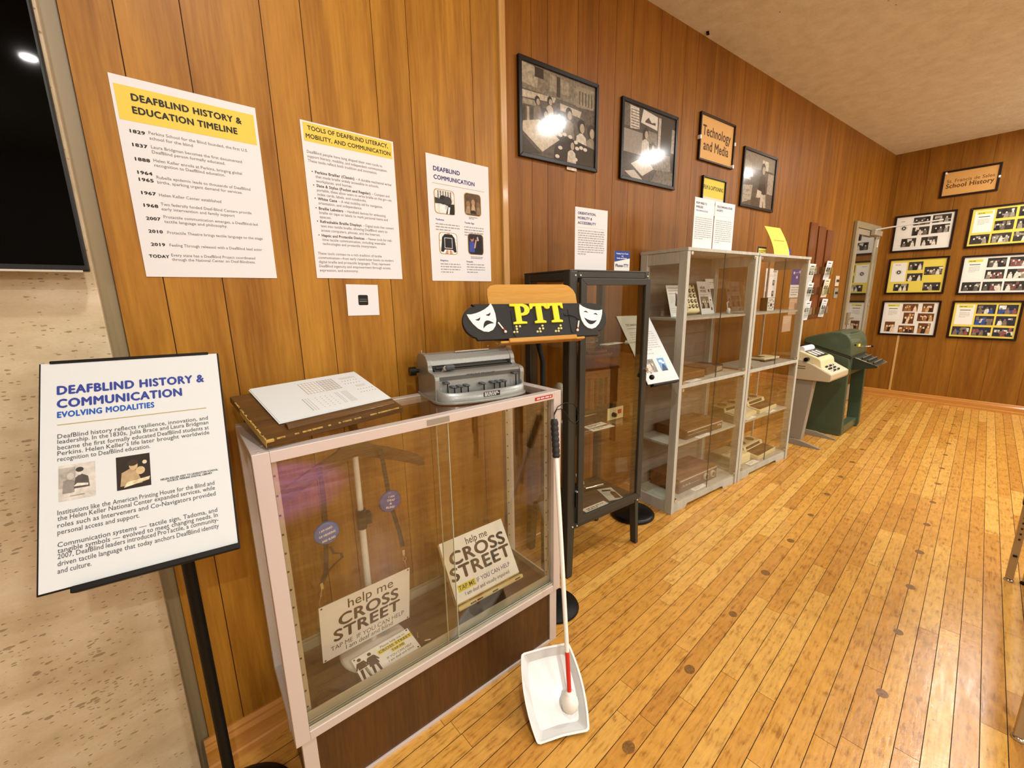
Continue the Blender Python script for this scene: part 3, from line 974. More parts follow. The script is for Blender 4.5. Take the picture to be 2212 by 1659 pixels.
def draw_bro(seed, tint=None):
    def d(p, w, h):
        if tint:
            p.rect(-w / 2, -h / 2, w / 2, h / 2, tint, 0.6)
        p.rect(-w * 0.25, h * 0.36, w * 0.25, h * 0.4, INK, 1)
        p.photo(-w * 0.32, -h * 0.06, -w * 0.05, h * 0.14, BWP, 1, seed, 3)
        p.photo(w * 0.05, -h * 0.06, w * 0.32, h * 0.14, BWP, 1, seed + 1, 3)
        p.lines(-w * 0.38, w * 0.38, h * 0.24, 0.004, 2, 0.012, GRY, 1, seed)
        p.lines(-w * 0.38, w * 0.38, -h * 0.16, 0.004, 5, 0.012, GRY, 1, seed)
    return d
RB = 'brochures in the wooden wall rack'
for lab, i, z, tint, ang in (
    ('white brochure in the wall rack, left column, top one', 0, 1.56, None, 0), ('white brochure in the wall rack, left column, middle one', 0, 1.38, None, 0),
    ('white brochure in the wall rack, left column, lowest one', 0, 1.2, None, 0),
    ('striped white leaflet in the wall rack, right column, top one', 2, 1.6, None, 0), ('cream brochure with pictures in the wall rack, right column, middle one', 2, 1.42, '#e9dfc0', 0),
    ('curled white leaflet in the wall rack, right column, lowest one', 2, 1.215, None, 3)):
    leaflet('brochure', lab, 'brochure', at(W2, 4.07 - 0.215 + i * 0.215, -0.03, z) @ Matrix.Rotation(R(7), 4, 'X') @ Matrix.Rotation(R(ang), 4, 'Y'), 0.15, 0.19, 'paper', draw_bro(40 + i * 7 + int(z * 10), tint), RB)
for lab, s, z, n in (('upper pale switch plate on the panelled wall by the door', 4.672, 1.496, 1), ('lower grey switch plate on the panelled wall by the door', 4.682, 1.365, 0)):
    t = thing('switch_plate', lab, 'switch', at(W2, s, 0, z), 'switch plates by the door')
    mb = MB('switch_plate' if n else 'pedestal_grey')
    mb.box(-0.055, -0.007, -0.055, 0.055, -0.001, 0.055, 0.002)
    mb.obj('plate', t)
    for x in (-0.02, 0.02):
        mb = MB('smoke_plastic')
        mb.box(x - 0.007, -0.016, -0.012, x + 0.007, -0.006, 0.016, 0.002)
        mb.obj('toggle', t)

# wall television on the stone
t = thing('television', 'large black wall television on the travertine wall', 'television', frame(-0.05, 1.272, 0) @ Matrix.Translation((0, 0, 1.467)))
mb = MB('black_plastic')
mb.box(-1.45, 0.0, 0.0, 0.0, 0.035, 0.83, 0.003)
mb.obj('housing', t)
mb = MB('screen_black')
mb.box(-1.443, -0.001, 0.012, -0.006, 0.001, 0.823)
mb.obj('screen', t)
mb = MB('chrome')
mb.box(-1.44, -0.0015, -0.002, -0.01, 0.004, 0.002)
mb.obj('bottom_trim', t)
mb = MB('black_satin')
mb.box(-0.9, 0.035, 0.2, -0.5, 0.066, 0.6)
mb.obj('wall_mount', t)
# ------------------------------------------------------------------ posters on the near panelling
INKG = '#6d6c68'
def wall_sheet(name, label, x0, z0, x1, z1):
    cx, cz = (x0 + x1) / 2, (z0 + z1) / 2
    t = thing(name, label, 'poster', at(W1, cx, 0, cz))
    mb = MB('paper')
    mb.box(x0 - cx, -0.0022, z0 - cz, x1 - cx, -0.0006, z1 - cz)
    mb.obj('sheet', t)
    return t, cx, cz
def put(p, name, t, cx, cz, y=-0.0022, label=None):
    o = p.obj(name, t, label)
    o.location = (-cx, y, -cz)
    return o

t, cx, cz = wall_sheet('poster', 'white poster with a dated timeline under a yellow Deafblind History banner', 0.043, 1.463, 0.331, 1.905)
put(Print().rect(0.049, 1.8125, 0.3245, 1.886, '#e6cc52', 1), 'banner', t, cx, cz, label='yellow heading banner')
p = Print()
p.text('DEAFBLIND HISTORY &', 0.0768, 1.8575, 0.0205, INK, 2, 0.217, bold=0.04, res=3)
p.text('EDUCATION TIMELINE', 0.0750, 1.8305, 0.0205, INK, 2, 0.206, bold=0.04, res=3)
put(p, 'heading_text', t, cx, cz)
p = Print()
for z, s in ((1.7895, '1829'), (1.7605, '1837'), (1.7300, '1888'), (1.7010, '1964'), (1.6855, '1965'), (1.6560, '1967'), (1.6280, '1968'), (1.5985, '2007'), (1.5690, '2010'), (1.5385, '2019')):
    p.text(s, 0.0633, z - 0.002, 0.0103, INK, 1, 0.0262, bold=0.04)
p.text('TODAY', 0.0555, 1.5085, 0.0103, INK, 1, 0.038, bold=0.04)
put(p, 'date_text', t, cx, cz)
p = Print()
for z, s, wd in ((1.7930, 'Perkins School for the Blind founded, the first U.S.', 0.2035), (1.7815, 'school for the blind', 0.083), (1.7625, 'Laura Bridgman becomes the first documented', 0.186), (1.7515, 'DeafBlind person formally educated.', 0.147),
                 (1.7330, 'Helen Keller enrolls at Perkins, bringing global', 0.182), (1.7225, 'recognition to DeafBlind education.', 0.143), (1.6955, 'Rubella epidemic leads to thousands of DeafBlind', 0.197), (1.6845, 'births, sparking urgent demand for services.', 0.177),
                 (1.6555, 'Helen Keller Center established', 0.1265), (1.6345, 'Two federally funded Deaf-Blind Centers provide', 0.193), (1.6235, 'early intervention and family support', 0.1525), (1.6055, 'Protactile communication emerges, a DeafBlind-led', 0.203),
                 (1.5945, 'tactile language and philosophy.', 0.131), (1.5690, 'Protactile Theatre brings tactile language to the stage', 0.209), (1.5390, 'Feeling Through released with a DeafBlind lead actor', 0.204), (1.5150, 'Every state has a DeafBlind Project coordinated', 0.184), (1.5045, 'through the National Center on Deaf-Blindness.', 0.183)):
    x = 0.0966 if z > 1.66 else (0.0955 if z > 1.62 else (0.0966 if z > 1.59 else 0.0985))
    p.text(s, x, z - 0.002, 0.0098, INKG, 1, wd, bold=0.004)
put(p, 'body_text', t, cx, cz)

t, cx, cz = wall_sheet('poster', 'white poster on tools of deafblind literacy with a yellow heading, between the two other posters', 0.442, 1.465, 0.7285, 1.9045)
put(Print().rect(0.4485, 1.8505, 0.7225, 1.9005, '#e6ca52', 1), 'banner', t, cx, cz, label='yellow heading banner')
p = Print()
p.text('TOOLS OF DEAFBLIND LITERACY,', 0.585, 1.8815, 0.0168, INK, 2, 0.248, 'C', 0.02, 3)
p.text('MOBILITY, AND COMMUNICATION', 0.585, 1.8595, 0.0168, INK, 2, 0.261, 'C', 0.02, 3)
put(p, 'heading_text', t, cx, cz)
p = Print()
X0, XB = 0.4525, 0.4695
for x, z, s, wd in ((X0, 1.8215, 'DeafBlind people have long shaped their own tools to', 0.2315), (X0, 1.8095, 'support literacy, mobility, and independent communication.', 0.248), (X0, 1.7975, 'These tools reflect both tradition and innovation.', 0.212),
                    (XB, 1.7565, 'that made braille widely accessible in schools,', 0.197), (XB, 1.7445, 'workplaces, and homes.', 0.108), (XB, 1.7195, 'portable, these allow users to write braille on the go\u2014on', 0.238), (XB, 1.7075, 'index cards, labels, and notebooks.', 0.151),
                    (XB, 1.6830, 'orientation, and independence.', 0.134), (XB, 1.6560, 'braille on tape or labels to mark personal items and', 0.22), (XB, 1.6440, 'spaces.', 0.034), (XB, 1.6180, 'text into tactile braille, allowing DeafBlind users to', 0.215), (XB, 1.6055, 'access computers, phones, and the Internet.', 0.189),
                    (XB, 1.5785, 'time tactile communication, including wearable', 0.205), (XB, 1.5665, 'technologies and protactile interpreters.', 0.174), (X0, 1.5375, 'These tools connect to a rich tradition of tactile', 0.205), (X0, 1.5250, 'communication\u2014from early raised-letter books to modern', 0.247),
                    (X0, 1.5125, 'digital braille and protactile languages. They represent', 0.234), (X0, 1.5000, 'DeafBlind ingenuity and empowerment through access,', 0.235), (X0, 1.4875, 'expression, and autonomy.', 0.121)):
    p.text(s, x, z - 0.0025, 0.0112, INKG, 1, wd, bold=0.004)
for z, s, wd, s2, w2_ in ((1.7685, 'Perkins Brailler (Classic)', 0.117, '\u2013 A durable mechanical writer', 0.122), (1.7315, 'Slate & Stylus (Pocket and Regular)', 0.166, '\u2013 Compact and', 0.061), (1.6950, 'White Cane', 0.056, '\u2013 A vital mobility aid for navigation,', 0.144),
                          (1.6680, 'Braille Labelers', 0.072, '\u2013 Handheld devices for embossing', 0.136), (1.6305, 'Refreshable Braille Displays', 0.127, '\u2013 Digital tools that convert', 0.108), (1.5905, 'Haptic and Protactile Devices', 0.133, '\u2013 Newer tools for real-', 0.092)):
    p.text(s, XB, z - 0.0025, 0.0112, '#4a4946', 1, wd, bold=0.028)
    p.text(s2, XB + wd + 0.005, z - 0.0025, 0.0112, INKG, 1, w2_, bold=0.004)
    p.oval(0.4615, z + 0.0015, 0.0017, 0.0017, '#3a3a38', 1, 1, 8)
put(p, 'body_text', t, cx, cz)

t, cx, cz = wall_sheet('poster', 'white Deafblind Communication poster with four rounded photos, nearest the pale trim', 0.85, 1.461, 1.1305, 1.896)
p = Print()
p.text('DEAFBLIND', 0.8785, 1.8440, 0.0205, NVY, 1, 0.114, bold=0.03, res=3)
p.text('COMMUNICATION', 0.8785, 1.8160, 0.0205, NVY, 1, 0.181, bold=0.03, res=3)
p.rect(0.871, 1.8012, 1.107, 1.8025, '#b3a06a', 1)
put(p, 'heading_text', t, cx, cz)
BR = '#b08d3c'
def round_photo(x0, z0, x1, z1, draw):
    p = Print()
    p.rrect(x0 - 0.003, z0 - 0.002, x1 + 0.003, z1 + 0.002, 0.013, BR, 1)
    p.rrect(x0, z0, x1, z1, 0.012, draw[0], 2, 0.5)
    for pts, c, l in draw[1]:
        p.poly([(x0 + (x1 - x0) * u, z0 + (z1 - z0) * v) for u, v in pts], c, l, 0.75)
    put(p, 'photo', t, cx, cz)
def disc(u, v, a, b, n=12):
    return [(u + a * math.cos(2 * math.pi * i / n), v + b * math.sin(2 * math.pi * i / n)) for i in range(n)]
round_photo(0.878, 1.7015, 0.961, 1.7825, ('#d7d4cd', [([(0.02 + i * 0.13, 0.62), (0.07 + i * 0.13, 0.62), (0.07 + i * 0.13, 0.96), (0.02 + i * 0.13, 0.96)], '#5b5853', 2.4) for i in range(1, 7)] + [
    (disc(0.42, 0.58, 0.2, 0.2), '#26231f', 3), (disc(0.66, 0.55, 0.22, 0.2), '#3b3732', 3.2), ([(0, 0.4), (0.4, 0.42), (0.5, 0.55), (0, 0.66)], '#3a3733', 3.4), ([(0.55, 0.0), (1, 0.0), (1, 0.45), (0.7, 0.42)], '#1d1b19', 3.6),
    ([(0.2, 0.02), (0.55, 0.02), (0.5, 0.38), (0.25, 0.4)], '#efece6', 3.5), ([(0.62, 0.0), (0.72, 0.0), (0.78, 0.3), (0.68, 0.3)], '#efece6', 3.8)]))
round_photo(1.0105, 1.7095, 1.0855, 1.7865, ('#5a452f', [(disc(0.2, 0.5, 0.13, 0.16), '#8d6b48', 3), (disc(0.52, 0.6, 0.12, 0.15), '#a88662', 3), (disc(0.84, 0.5, 0.13, 0.16), '#7d5c3c', 3), ([(0.02, 0.05), (0.34, 0.05), (0.3, 0.4), (0.1, 0.4)], '#9c8467', 3.3),
    ([(0.38, 0.2), (0.66, 0.2), (0.6, 0.5), (0.44, 0.5)], '#b99a70', 3.3), ([(0.7, 0.05), (0.98, 0.05), (0.94, 0.4), (0.74, 0.4)], '#8a7053', 3.3), ([(0.3, 0.1), (0.75, 0.06), (0.6, 0.24), (0.4, 0.22)], '#2a2018', 3.6)]))
round_photo(0.8895, 1.5600, 0.9655, 1.6340, ('#efeee9', [([(0.05, 0.1), (0.14, 0.78), (0.3, 0.95), (0.72, 0.95), (0.88, 0.78), (0.97, 0.1), (0.84, 0.08), (0.74, 0.2), (0.28, 0.2), (0.2, 0.08)], '#1a1a1c', 3), ([(0.27, 0.26), (0.73, 0.26), (0.73, 0.78), (0.27, 0.78)], '#d9d9d6', 3.4),
    ([(0.3, 0.29), (0.7, 0.29), (0.7, 0.75), (0.3, 0.75)], '#202023', 3.7), ([(0.3, 0.0), (0.46, 0.0), (0.48, 0.18), (0.36, 0.18)], '#c98f6c', 3.8), ([(0.56, 0.0), (0.72, 0.0), (0.66, 0.18), (0.54, 0.18)], '#c98f6c', 3.8), (disc(0.52, 0.98, 0.09, 0.03), '#d2a07a', 3.8)]))
round_photo(1.0205, 1.5645, 1.0920, 1.6395, ('#26242f', [([(0.05, 0.1), (0.4, 0.1), (0.42, 0.55), (0.25, 0.66), (0.06, 0.6)], '#3b4a9c', 3), (disc(0.25, 0.76, 0.12, 0.14), '#a9765b', 3.2), (disc(0.23, 0.83, 0.12, 0.09), '#2b1c16', 3.4), (disc(0.72, 0.6, 0.2, 0.26), '#15131a', 3.2),
    ([(0.36, 0.3), (0.46, 0.3), (0.56, 0.72), (0.48, 0.74)], '#c39a86', 3.6), ([(0.6, 0.66), (0.72, 0.7), (0.66, 0.9), (0.56, 0.84)], '#c7a28e', 3.6), ([(0.4, 0.0), (0.96, 0.0), (0.9, 0.36), (0.5, 0.36)], '#191720', 3.1)]))
p = Print()
for x, z, s, wd in ((0.877, 1.6785, 'Tadoma', 0.036), (1.006, 1.6785, 'Tactile Sign', 0.046), (0.889, 1.5345, 'Haptics', 0.034), (1.009, 1.5345, 'Protactile', 0.03)):
    p.text(s, x, z - 0.002, 0.0085, '#3a3f86', 1, wd, bold=0.03)
for x, z, wd, n in ((0.876, 1.662, 0.106, 3), (1.004, 1.662, 0.094, 4), (0.889, 1.521, 0.092, 4), (1.009, 1.523, 0.09, 4)):
    p.lines(x, x + wd, z, 0.0036, n, 0.0098, '#9a9894', 1, int(x * 900))
p.lines(1.028, 1.07, 1.7, 0.002, 2, 0.005, '#55524b', 1, 5)
p.lines(1.03, 1.09, 1.553, 0.002, 2, 0.005, '#55524b', 1, 6, 0.95)
put(p, 'body_text', t, cx, cz)

# the little white card below the middle poster (its machine code is left out)
p = Print()
p.rrect(-0.0165, -0.0165, 0.0165, 0.0165, 0.004, '#151515', 1)
p.rect(-0.0125, 0.001, 0.0125, 0.004, '#55564f', 2)
p.rect(-0.0125, -0.005, 0.0125, -0.003, '#8b8c80', 2)
mb = MB('paper')
mb.box(-0.0535, -0.0022, -0.05, 0.0535, -0.0006, 0.05)
o = mb.obj('card')
o.matrix_world = at(W1, 0.5805, 0, 1.396) @ Matrix.Rotation(R(1.0), 4, 'Y')
tag(o, 'small square white card on the panelling below the middle poster', 'card')
q = p.obj('emblem', o, 'black rounded emblem')
q.location = (0, -0.0022, 0)

# ------------------------------------------------------------------ lit sign on its pole
SG = tilted(-0.026, 1.075, 1.105, -8.893, 31.734, -0.906)
t = thing('sign_stand', 'black pole stand with a tilted Deafblind History sheet before the stone wall', 'sign stand', Matrix.Translation((0.012, 1.17, 0)))
INV = t.matrix_world.inverted()
def place(o, m):
    o.matrix_local = INV @ m
    return o
mb = MB('black_satin')
mb.box(-0.143, 0.0012, -0.215, 0.143, 0.006, 0.2135, 0.001)
mb.box(-0.128, -0.004, 0.2105, 0.125, 0.012, 0.2165, 0.002)
mb.box(-0.10, -0.010, -0.224, 0.143, 0.014, -0.2125, 0.002)
place(mb.obj('holder', t), SG)
mb = MB('paper_bright')
mb.box(-0.14, -0.0006, -0.212, 0.14, 0.0010, 0.212)
sheet = place(mb.obj('sheet', t), SG)
BLU, BL2 = '#2f3f8f', '#1f57ad'
p = Print()
p.text('DEAFBLIND HISTORY &', -0.1171, 0.1455, 0.0245, BLU, 1, 0.2285, bold=0.045, res=3)
p.text('COMMUNICATION', -0.1171, 0.1180, 0.0245, BLU, 1, 0.188, bold=0.045, res=3)
p.text('EVOLVING MODALITIES', -0.1171, 0.0982, 0.0165, BL2, 1, 0.1415, bold=0.045, res=3)
p.rect(-0.1175, 0.0826, 0.111, 0.0842, '#b19a55', 1)
p.obj('heading_text', sheet).location = (0, -0.0006, 0)
p = Print()
def just(s, z, x1=0.112):
    """a justified row: the words spread to both margins"""
    ws = s.split(' ')
    cw = [glyph_mesh(q, 0.006, 2, 0.0)[3] - glyph_mesh(q, 0.006, 2, 0.0)[2] for q in ws]
    sz = 0.0122
    tot = (x1 + 0.1172)
    f = min(1.0, tot / (sum(cw) * sz + 0.0042 * (len(ws) - 1)))
    cw = [c * f for c in cw]
    gap = (tot - sum(cw) * sz) / max(1, len(ws) - 1)
    x = -0.1172
    for q, c in zip(ws, cw):
        p.text(q, x, z, sz, '#4b4c4d', 1, c * sz, bold=0.006)
        x += c * sz + gap
for s, z, x1 in (('DeafBlind history reflects resilience, innovation, and', 0.0567, 0.112), ('leadership. In the 1830s, Julia Brace and Laura Bridgman', 0.0464, 0.112), ('became the first formally educated DeafBlind students at', 0.0347, 0.112), ('Perkins. Helen Keller\u2019s life later brought worldwide', 0.0238, 0.112), ('recognition to DeafBlind education.', 0.0127, 0.0142),
                 ('Institutions like the American Printing House for the Blind and', -0.0857, 0.112), ('the Helen Keller National Center expanded services, while', -0.0961, 0.112), ('roles such as Interveners and Co-Navigators provided', -0.108, 0.112), ('personal access and support.', -0.1199, -0.0075),
                 ('Communication systems \u2014 tactile sign, Tadoma, and', -0.1416, 0.112), ('tangible symbols \u2014 evolved to meet changing needs. In', -0.1516, 0.112), ('2007, DeafBlind leaders introduced ProTactile, a community-', -0.1614, 0.112), ('driven tactile language that today anchors DeafBlind identity', -0.1735, 0.112), ('and culture.', -0.1857, -0.0747)):
    just(s, z, x1)
p.text('HELEN KELLER VISIT TO LEXINGTON SCHOOL', 0.0735, -0.0575, 0.0055, INK, 1, 0.093, 'C', 0.03)
p.text('SOURCE: PERKINS DIGITAL LIBRARY', 0.0735, -0.0625, 0.0055, INK, 1, 0.073, 'C', 0.03)
p.obj('body_text', sheet).location = (0, -0.0006, 0)
p = Print()
n = Norm(p, 0.049, 0.066)
n.r(0, 0, 1, 1, '#cfcabf', 1, 0.7)
n.r(0, 0.35, 0.45, 0.92, '#a9a399', 1.5, 0.6)
n.q([(0.1, 0.2), (0.42, 0.2), (0.44, 0.5), (0.3, 0.6), (0.12, 0.55)], '#8b857c', 2, 0.7)
n.q([(0.4, 0.3), (0.84, 0.3), (0.8, 0.6), (0.6, 0.7), (0.45, 0.6)], '#55504a', 2.2, 0.7)
n.o(0.32, 0.66, 0.1, 0.1, '#c3bcb0', 3)
n.o(0.56, 0.76, 0.1, 0.1, '#d3ccc0', 3)
n.o(0.57, 0.82, 0.11, 0.07, '#3f3a35', 3.4)
n.q([(0.4, 0.36), (0.8, 0.34), (0.8, 0.4), (0.5, 0.44)], '#d8d2c6', 3.6)
n.r(0.3, 0.1, 0.7, 0.12, '#8e887e', 3)
p.obj('picture', sheet, 'pale drawing of two seated women').location = (-0.0912, -0.0006, -0.0297)
p = Print()
n = Norm(p, 0.050, 0.065)
n.r(0, 0, 1, 1, '#2a2117', 1, 0.7)
n.q([(0.1, 0.1), (0.75, 0.12), (0.6, 0.5), (0.45, 0.62), (0.15, 0.5)], '#b09a72', 2, 0.7)
n.o(0.5, 0.68, 0.13, 0.14, '#c6ab80', 2.5)
n.o(0.48, 0.77, 0.16, 0.1, '#3a2c1b', 2.8)
n.o(0.7, 0.5, 0.14, 0.12, '#cbb386', 3)
n.q([(0.2, 0.05), (0.95, 0.18), (0.98, 0.28), (0.3, 0.2)], '#e0cfa8', 3.4)
n.o(0.84, 0.74, 0.07, 0.06, '#d9c9a6', 3)
p.obj('picture', sheet, 'dark old picture of a seated woman reading').location = (-0.0125, -0.0006, -0.0295)
mb = MB('black_satin')
mb.tube([(0, 0, 0.03), (0, 0, 1.0), (-0.01, -0.03, 1.06)], 0.013, 14)
mb.obj('pole', t)
mb = MB('black_satin')
mb.lathe((0, 0, 0), [(0.001, 0), (0.138, 0.0), (0.145, 0.006), (0.143, 0.014), (0.12, 0.026), (0.03, 0.034), (0.001, 0.034)], 48)
mb.obj('base_disc', t)

# ------------------------------------------------------------------ the aluminium display case
CW, CD, CH = 0.98, 0.318, 1.06
t = thing('display_case', 'pinkish aluminium display case with sliding glass doors on a dark veneer plinth', 'display case', CASE)
ps = MB('case_frame')
for x in (0.0, CW - 0.036):
    ps = MB('case_frame')
    ps.box(x, 0.0, 0.2725 if False else 0.235, x + 0.036, 0.03, CH, 0.0015)
    ps.obj('front_post', t)
    ps = MB('case_frame')
    ps.box(x, CD - 0.03, 0.235, x + 0.036, CD, CH, 0.0015)
    ps.obj('rear_post', t)
mb = MB('case_frame')
mb.box(0.036, 0.0, CH - 0.028, CW - 0.036, 0.03, CH, 0.0015)
mb.box(0.036, CD - 0.03, CH - 0.028, CW - 0.036, CD, CH, 0.0015)
mb.box(0.0005, 0.03, CH - 0.028, 0.048, CD - 0.03, CH - 0.0005, 0.0015)
mb.box(CW - 0.036, 0.03, CH - 0.028, CW - 0.0005, CD - 0.03, CH - 0.0005, 0.0015)
mb.obj('top_frame', t)
mb = MB('case_frame', 'case_rail')
mb.box(0.036, 0.0, 0.235, CW - 0.036, 0.03, 0.262, 0.0015)
mb.box(0.0, 0.03, 0.235, 0.03, CD - 0.03, 0.262, 0.0015)
mb.box(CW - 0.03, 0.03, 0.235, CW, CD - 0.03, 0.262, 0.0015)
mb.box(0.036, CD - 0.03, 0.235, CW - 0.036, CD, 0.262, 0.0015)
mb.obj('bottom_frame', t)
mb = MB('case_rail')
for y in (0.0035, 0.0115, 0.0195):
    mb.box(0.037, y, 0.262, CW - 0.037, y + 0.0022, 0.274, 0.0005)
mb.box(0.037, 0.0235, 0.262, CW - 0.037, 0.0275, 0.3, 0.0005)
mb.obj('front_track', t)
mb = MB('case_rail')
mb.box(0.037, CD - 0.028, 0.262, CW - 0.037, CD - 0.024, 0.295, 0.0005)
mb.box(0.037, CD - 0.012, 0.262, CW - 0.037, CD - 0.008, 0.295, 0.0005)
mb.obj('rear_track', t)
for x in (0.03, CW - 0.034):
    mb = MB('case_rail')
    mb.box(x, 0.036, 0.262, x + 0.004, CD - 0.036, 0.29, 0.0005)
    mb.obj('side_track', t)
for x in (0.036, CW - 0.052):
    for y in (0.034, CD - 0.046):
        mb = MB('case_rail', 'gap')
        mb.box(x, y, 0.262, x + 0.016, y + 0.003, CH - 0.03)
        mb.use(1)
        for i in range(14):
            mb.cyl((x + 0.008, y - 0.0004, 0.31 + i * 0.052), (x + 0.008, y + 0.001, 0.31 + i * 0.052), 0.003, seg=8)
        mb.obj('shelf_standard', t)
mb = MB('pane_case', 'glass_edge')
mb.box(0.038, 0.0055, 0.266, 0.5065, 0.0105, CH - 0.029)
mb.use(1).box(0.5065, 0.0055, 0.266, 0.508, 0.0105, CH - 0.029)
mb.obj('sliding_pane', t)
mb = MB('pane_case', 'glass_edge')
mb.box(0.4735, 0.0135, 0.266, CW - 0.038, 0.0185, CH - 0.029)
mb.use(1).box(0.472, 0.0135, 0.266, 0.4735, 0.0185, CH - 0.029)
mb.obj('sliding_pane', t)
for x in (0.012, CW - 0.018):
    mb = MB('pane')
    mb.box(x, 0.03, 0.264, x + 0.005, CD - 0.03, CH - 0.03)
    mb.obj('side_pane', t)
mb = MB('pane')
mb.box(0.048, 0.031, CH - 0.007, CW - 0.037, CD - 0.031, CH - 0.002)
mb.obj('top_pane', t)
mb = MB('case_floor')
mb.box(0.03, 0.03, 0.25, CW - 0.03, CD - 0.03, 0.266)
mb.obj('floor_panel', t)
mb = MB('case_frame', 'veneer_dark')
mb.box(0.014, 0.006, 0.0, 0.05, 0.03, 0.235, 0.001)
mb.box(CW - 0.05, 0.006, 0.0, CW - 0.014, 0.03, 0.235, 0.001)
mb.box(0.05, 0.006, 0.0, CW - 0.05, 0.028, 0.012, 0.001)
mb.box(0.014, CD - 0.03, 0.0, 0.05, CD - 0.01, 0.235, 0.001)
mb.box(CW - 0.05, CD - 0.03, 0.0, CW - 0.014, CD - 0.01, 0.235, 0.001)
mb.obj('plinth_frame', t)
mb = MB('veneer_dark')
mb.box(0.05, 0.012, 0.012, CW - 0.05, 0.02, 0.235)
mb.box(0.02, 0.03, 0.0, 0.026, CD - 0.03, 0.235)
mb.box(CW - 0.026, 0.03, 0.0, CW - 0.02, CD - 0.03, 0.235)
mb.obj('plinth_panel', t)
mb = MB('pedestal_grey')
mb.box(0.436, -0.0012, 1.037, 0.51, -0.0001, 1.054)
mb.obj('label_plate', t, 'worn grey label plate')
p = Print()
p.rect(0.852, 1.0395, 0.936, 1.0515, '#b71f22', 1)
p.lines(0.86, 0.93, 1.043, 0.0048, 1, 0.01, '#e8d8d0', 2, 12, 1.0)
o = p.obj('red_tape_label', t, 'red embossed tape label')
o.location = (0, -0.0006, 0)
for x, y in ((0.015, 0.012), (0.03, 0.06), (0.012, 0.28), (0.965, 0.06), (0.955, 0.12), (0.968, 0.02)):
    mb = MB('screw')
    mb.cyl((x, y, CH - 0.0015), (x, y, CH + 0.0008), 0.0035, seg=10)
    mb.obj('rivet', t)

CT = CASE
def incase(name, label, cat, x, y, z, deg=0, group=None):
    return thing(name, label, cat, at(CASE, x, y, z, deg), group)
# hanger on its little stand
t = incase('display_pole', 'white telescopic pole on a round white base inside the glass case', 'stand', 0.28, 0.181, 0.2665)
mb = MB('white_plastic')
mb.tube([(0, 0, 0.01), (0, 0, 0.43)], 0.0105, 14).tube([(0, 0, 0.42), (0, 0, 0.665)], 0.0088, 14)
mb.obj('pole', t)
mb = MB('white_plastic')
mb.lathe((-0.005, -0.016, 0), [(0.001, 0), (0.105, 0.0), (0.108, 0.004), (0.1, 0.011), (0.02, 0.016), (0.001, 0.016)], 40)
mb.obj('base', t)
mb = MB('black_plastic')
mb.cyl((0, 0, 0.425), (0, 0, 0.488), 0.0155, seg=18).box(0.008, -0.012, 0.435, 0.03, 0.012, 0.475, 0.004)
mb.obj('clamp', t)
t = incase('coat_hanger', 'brown wooden coat hanger on the white pole inside the glass case', 'hanger', 0.28, 0.181, 0.93)
mb = MB('hanger_wood')
pts, rad = [], []
for i in range(25):
    a = -1 + i / 12
    z = 0.018 - 0.092 * abs(a) ** 1.35 + 0.012 * math.exp(-(a * 6) ** 2)
    pts.append((a * 0.222, 0, z))
sec = [(-0.5, -0.6), (0.5, -0.6), (0.62, 0), (0.5, 0.6), (-0.5, 0.6), (-0.62, 0)]
vs = []
for i, (x, y, z) in enumerate(pts):
    a = abs(-1 + i / 12)
    hgt = 0.037 - 0.006 * a + (0.008 if a < 0.2 else 0) - (0.01 if a > 0.97 else 0)
    dep = 0.012
    vs += [(x, y + u * dep, z + v * hgt) for u, v in sec]
fs = [(i * 6 + k, i * 6 + (k + 1) % 6, (i + 1) * 6 + (k + 1) % 6, (i + 1) * 6 + k) for i in range(24) for k in range(6)] + [tuple(range(5, -1, -1)), tuple(24 * 6 + k for k in range(6))]
mb._add(vs, fs)
mb.obj('body', t)
mb = MB('chrome')
mb.tube([(0, 0, 0.03), (0, 0, 0.055), (0.008, 0, 0.066), (0.02, 0, 0.07), (0.03, 0, 0.06)], 0.0018, 8)
mb.obj('hook', t)
def letter_sign(name, label, mat, w, h, draw, holes=True, group=None):
    t = thing(name, label, 'sign', mat, group)
    mb = MB('laminate')
    mb.box(-w / 2 + 0.006, 0.0, -h / 2 + 0.006, w / 2 - 0.006, 0.0012, h / 2 - 0.006)
    mb.obj('sheet', t)
    mb = MB('clear_film')
    mb.ring(-w / 2, -h / 2, w / 2, h / 2, 0.0062, 0.0002, 0.0010)
    mb.obj('laminate_edge', t)
    p = Print(True)
    draw(p, w, h)
    if holes:
        for sx in (-1, 1):
            for sz in (-1, 1):
                p.oval(sx * (w / 2 - 0.013), sz * (h / 2 - 0.012), 0.003, 0.003, '#2a2620', 2)
    p.obj('print', t)
    return t
def cross1(p, w, h):
    K = '#2a1f1a'
    p.text('help me', 0.012, 0.062, 0.050, K, 1, 0.145, 'C', 0.004, 4)
    p.text('CROSS', 0.006, 0.006, 0.062, K, 1, 0.19, 'C', 0.028, 4)
    p.text('STREET', 0.0, -0.046, 0.062, K, 1, 0.212, 'C', 0.028, 4)
    p.text('TAP ME  IF YOU CAN HELP', 0.002, -0.078, 0.0255, K, 1, 0.24, 'C', -0.002, 3)
    p.text('I am deaf and blind', 0.004, -0.099, 0.0255, K, 1, 0.155, 'C', -0.002, 3)
letter_sign('crossing_sign', 'larger laminated help me cross street sign hanging from the lanyard in the case', at(CASE, 0.2585, 0.138, 0.418, 1.2) @ Matrix.Rotation(R(9), 4, 'X'), 0.298, 0.228, cross1)
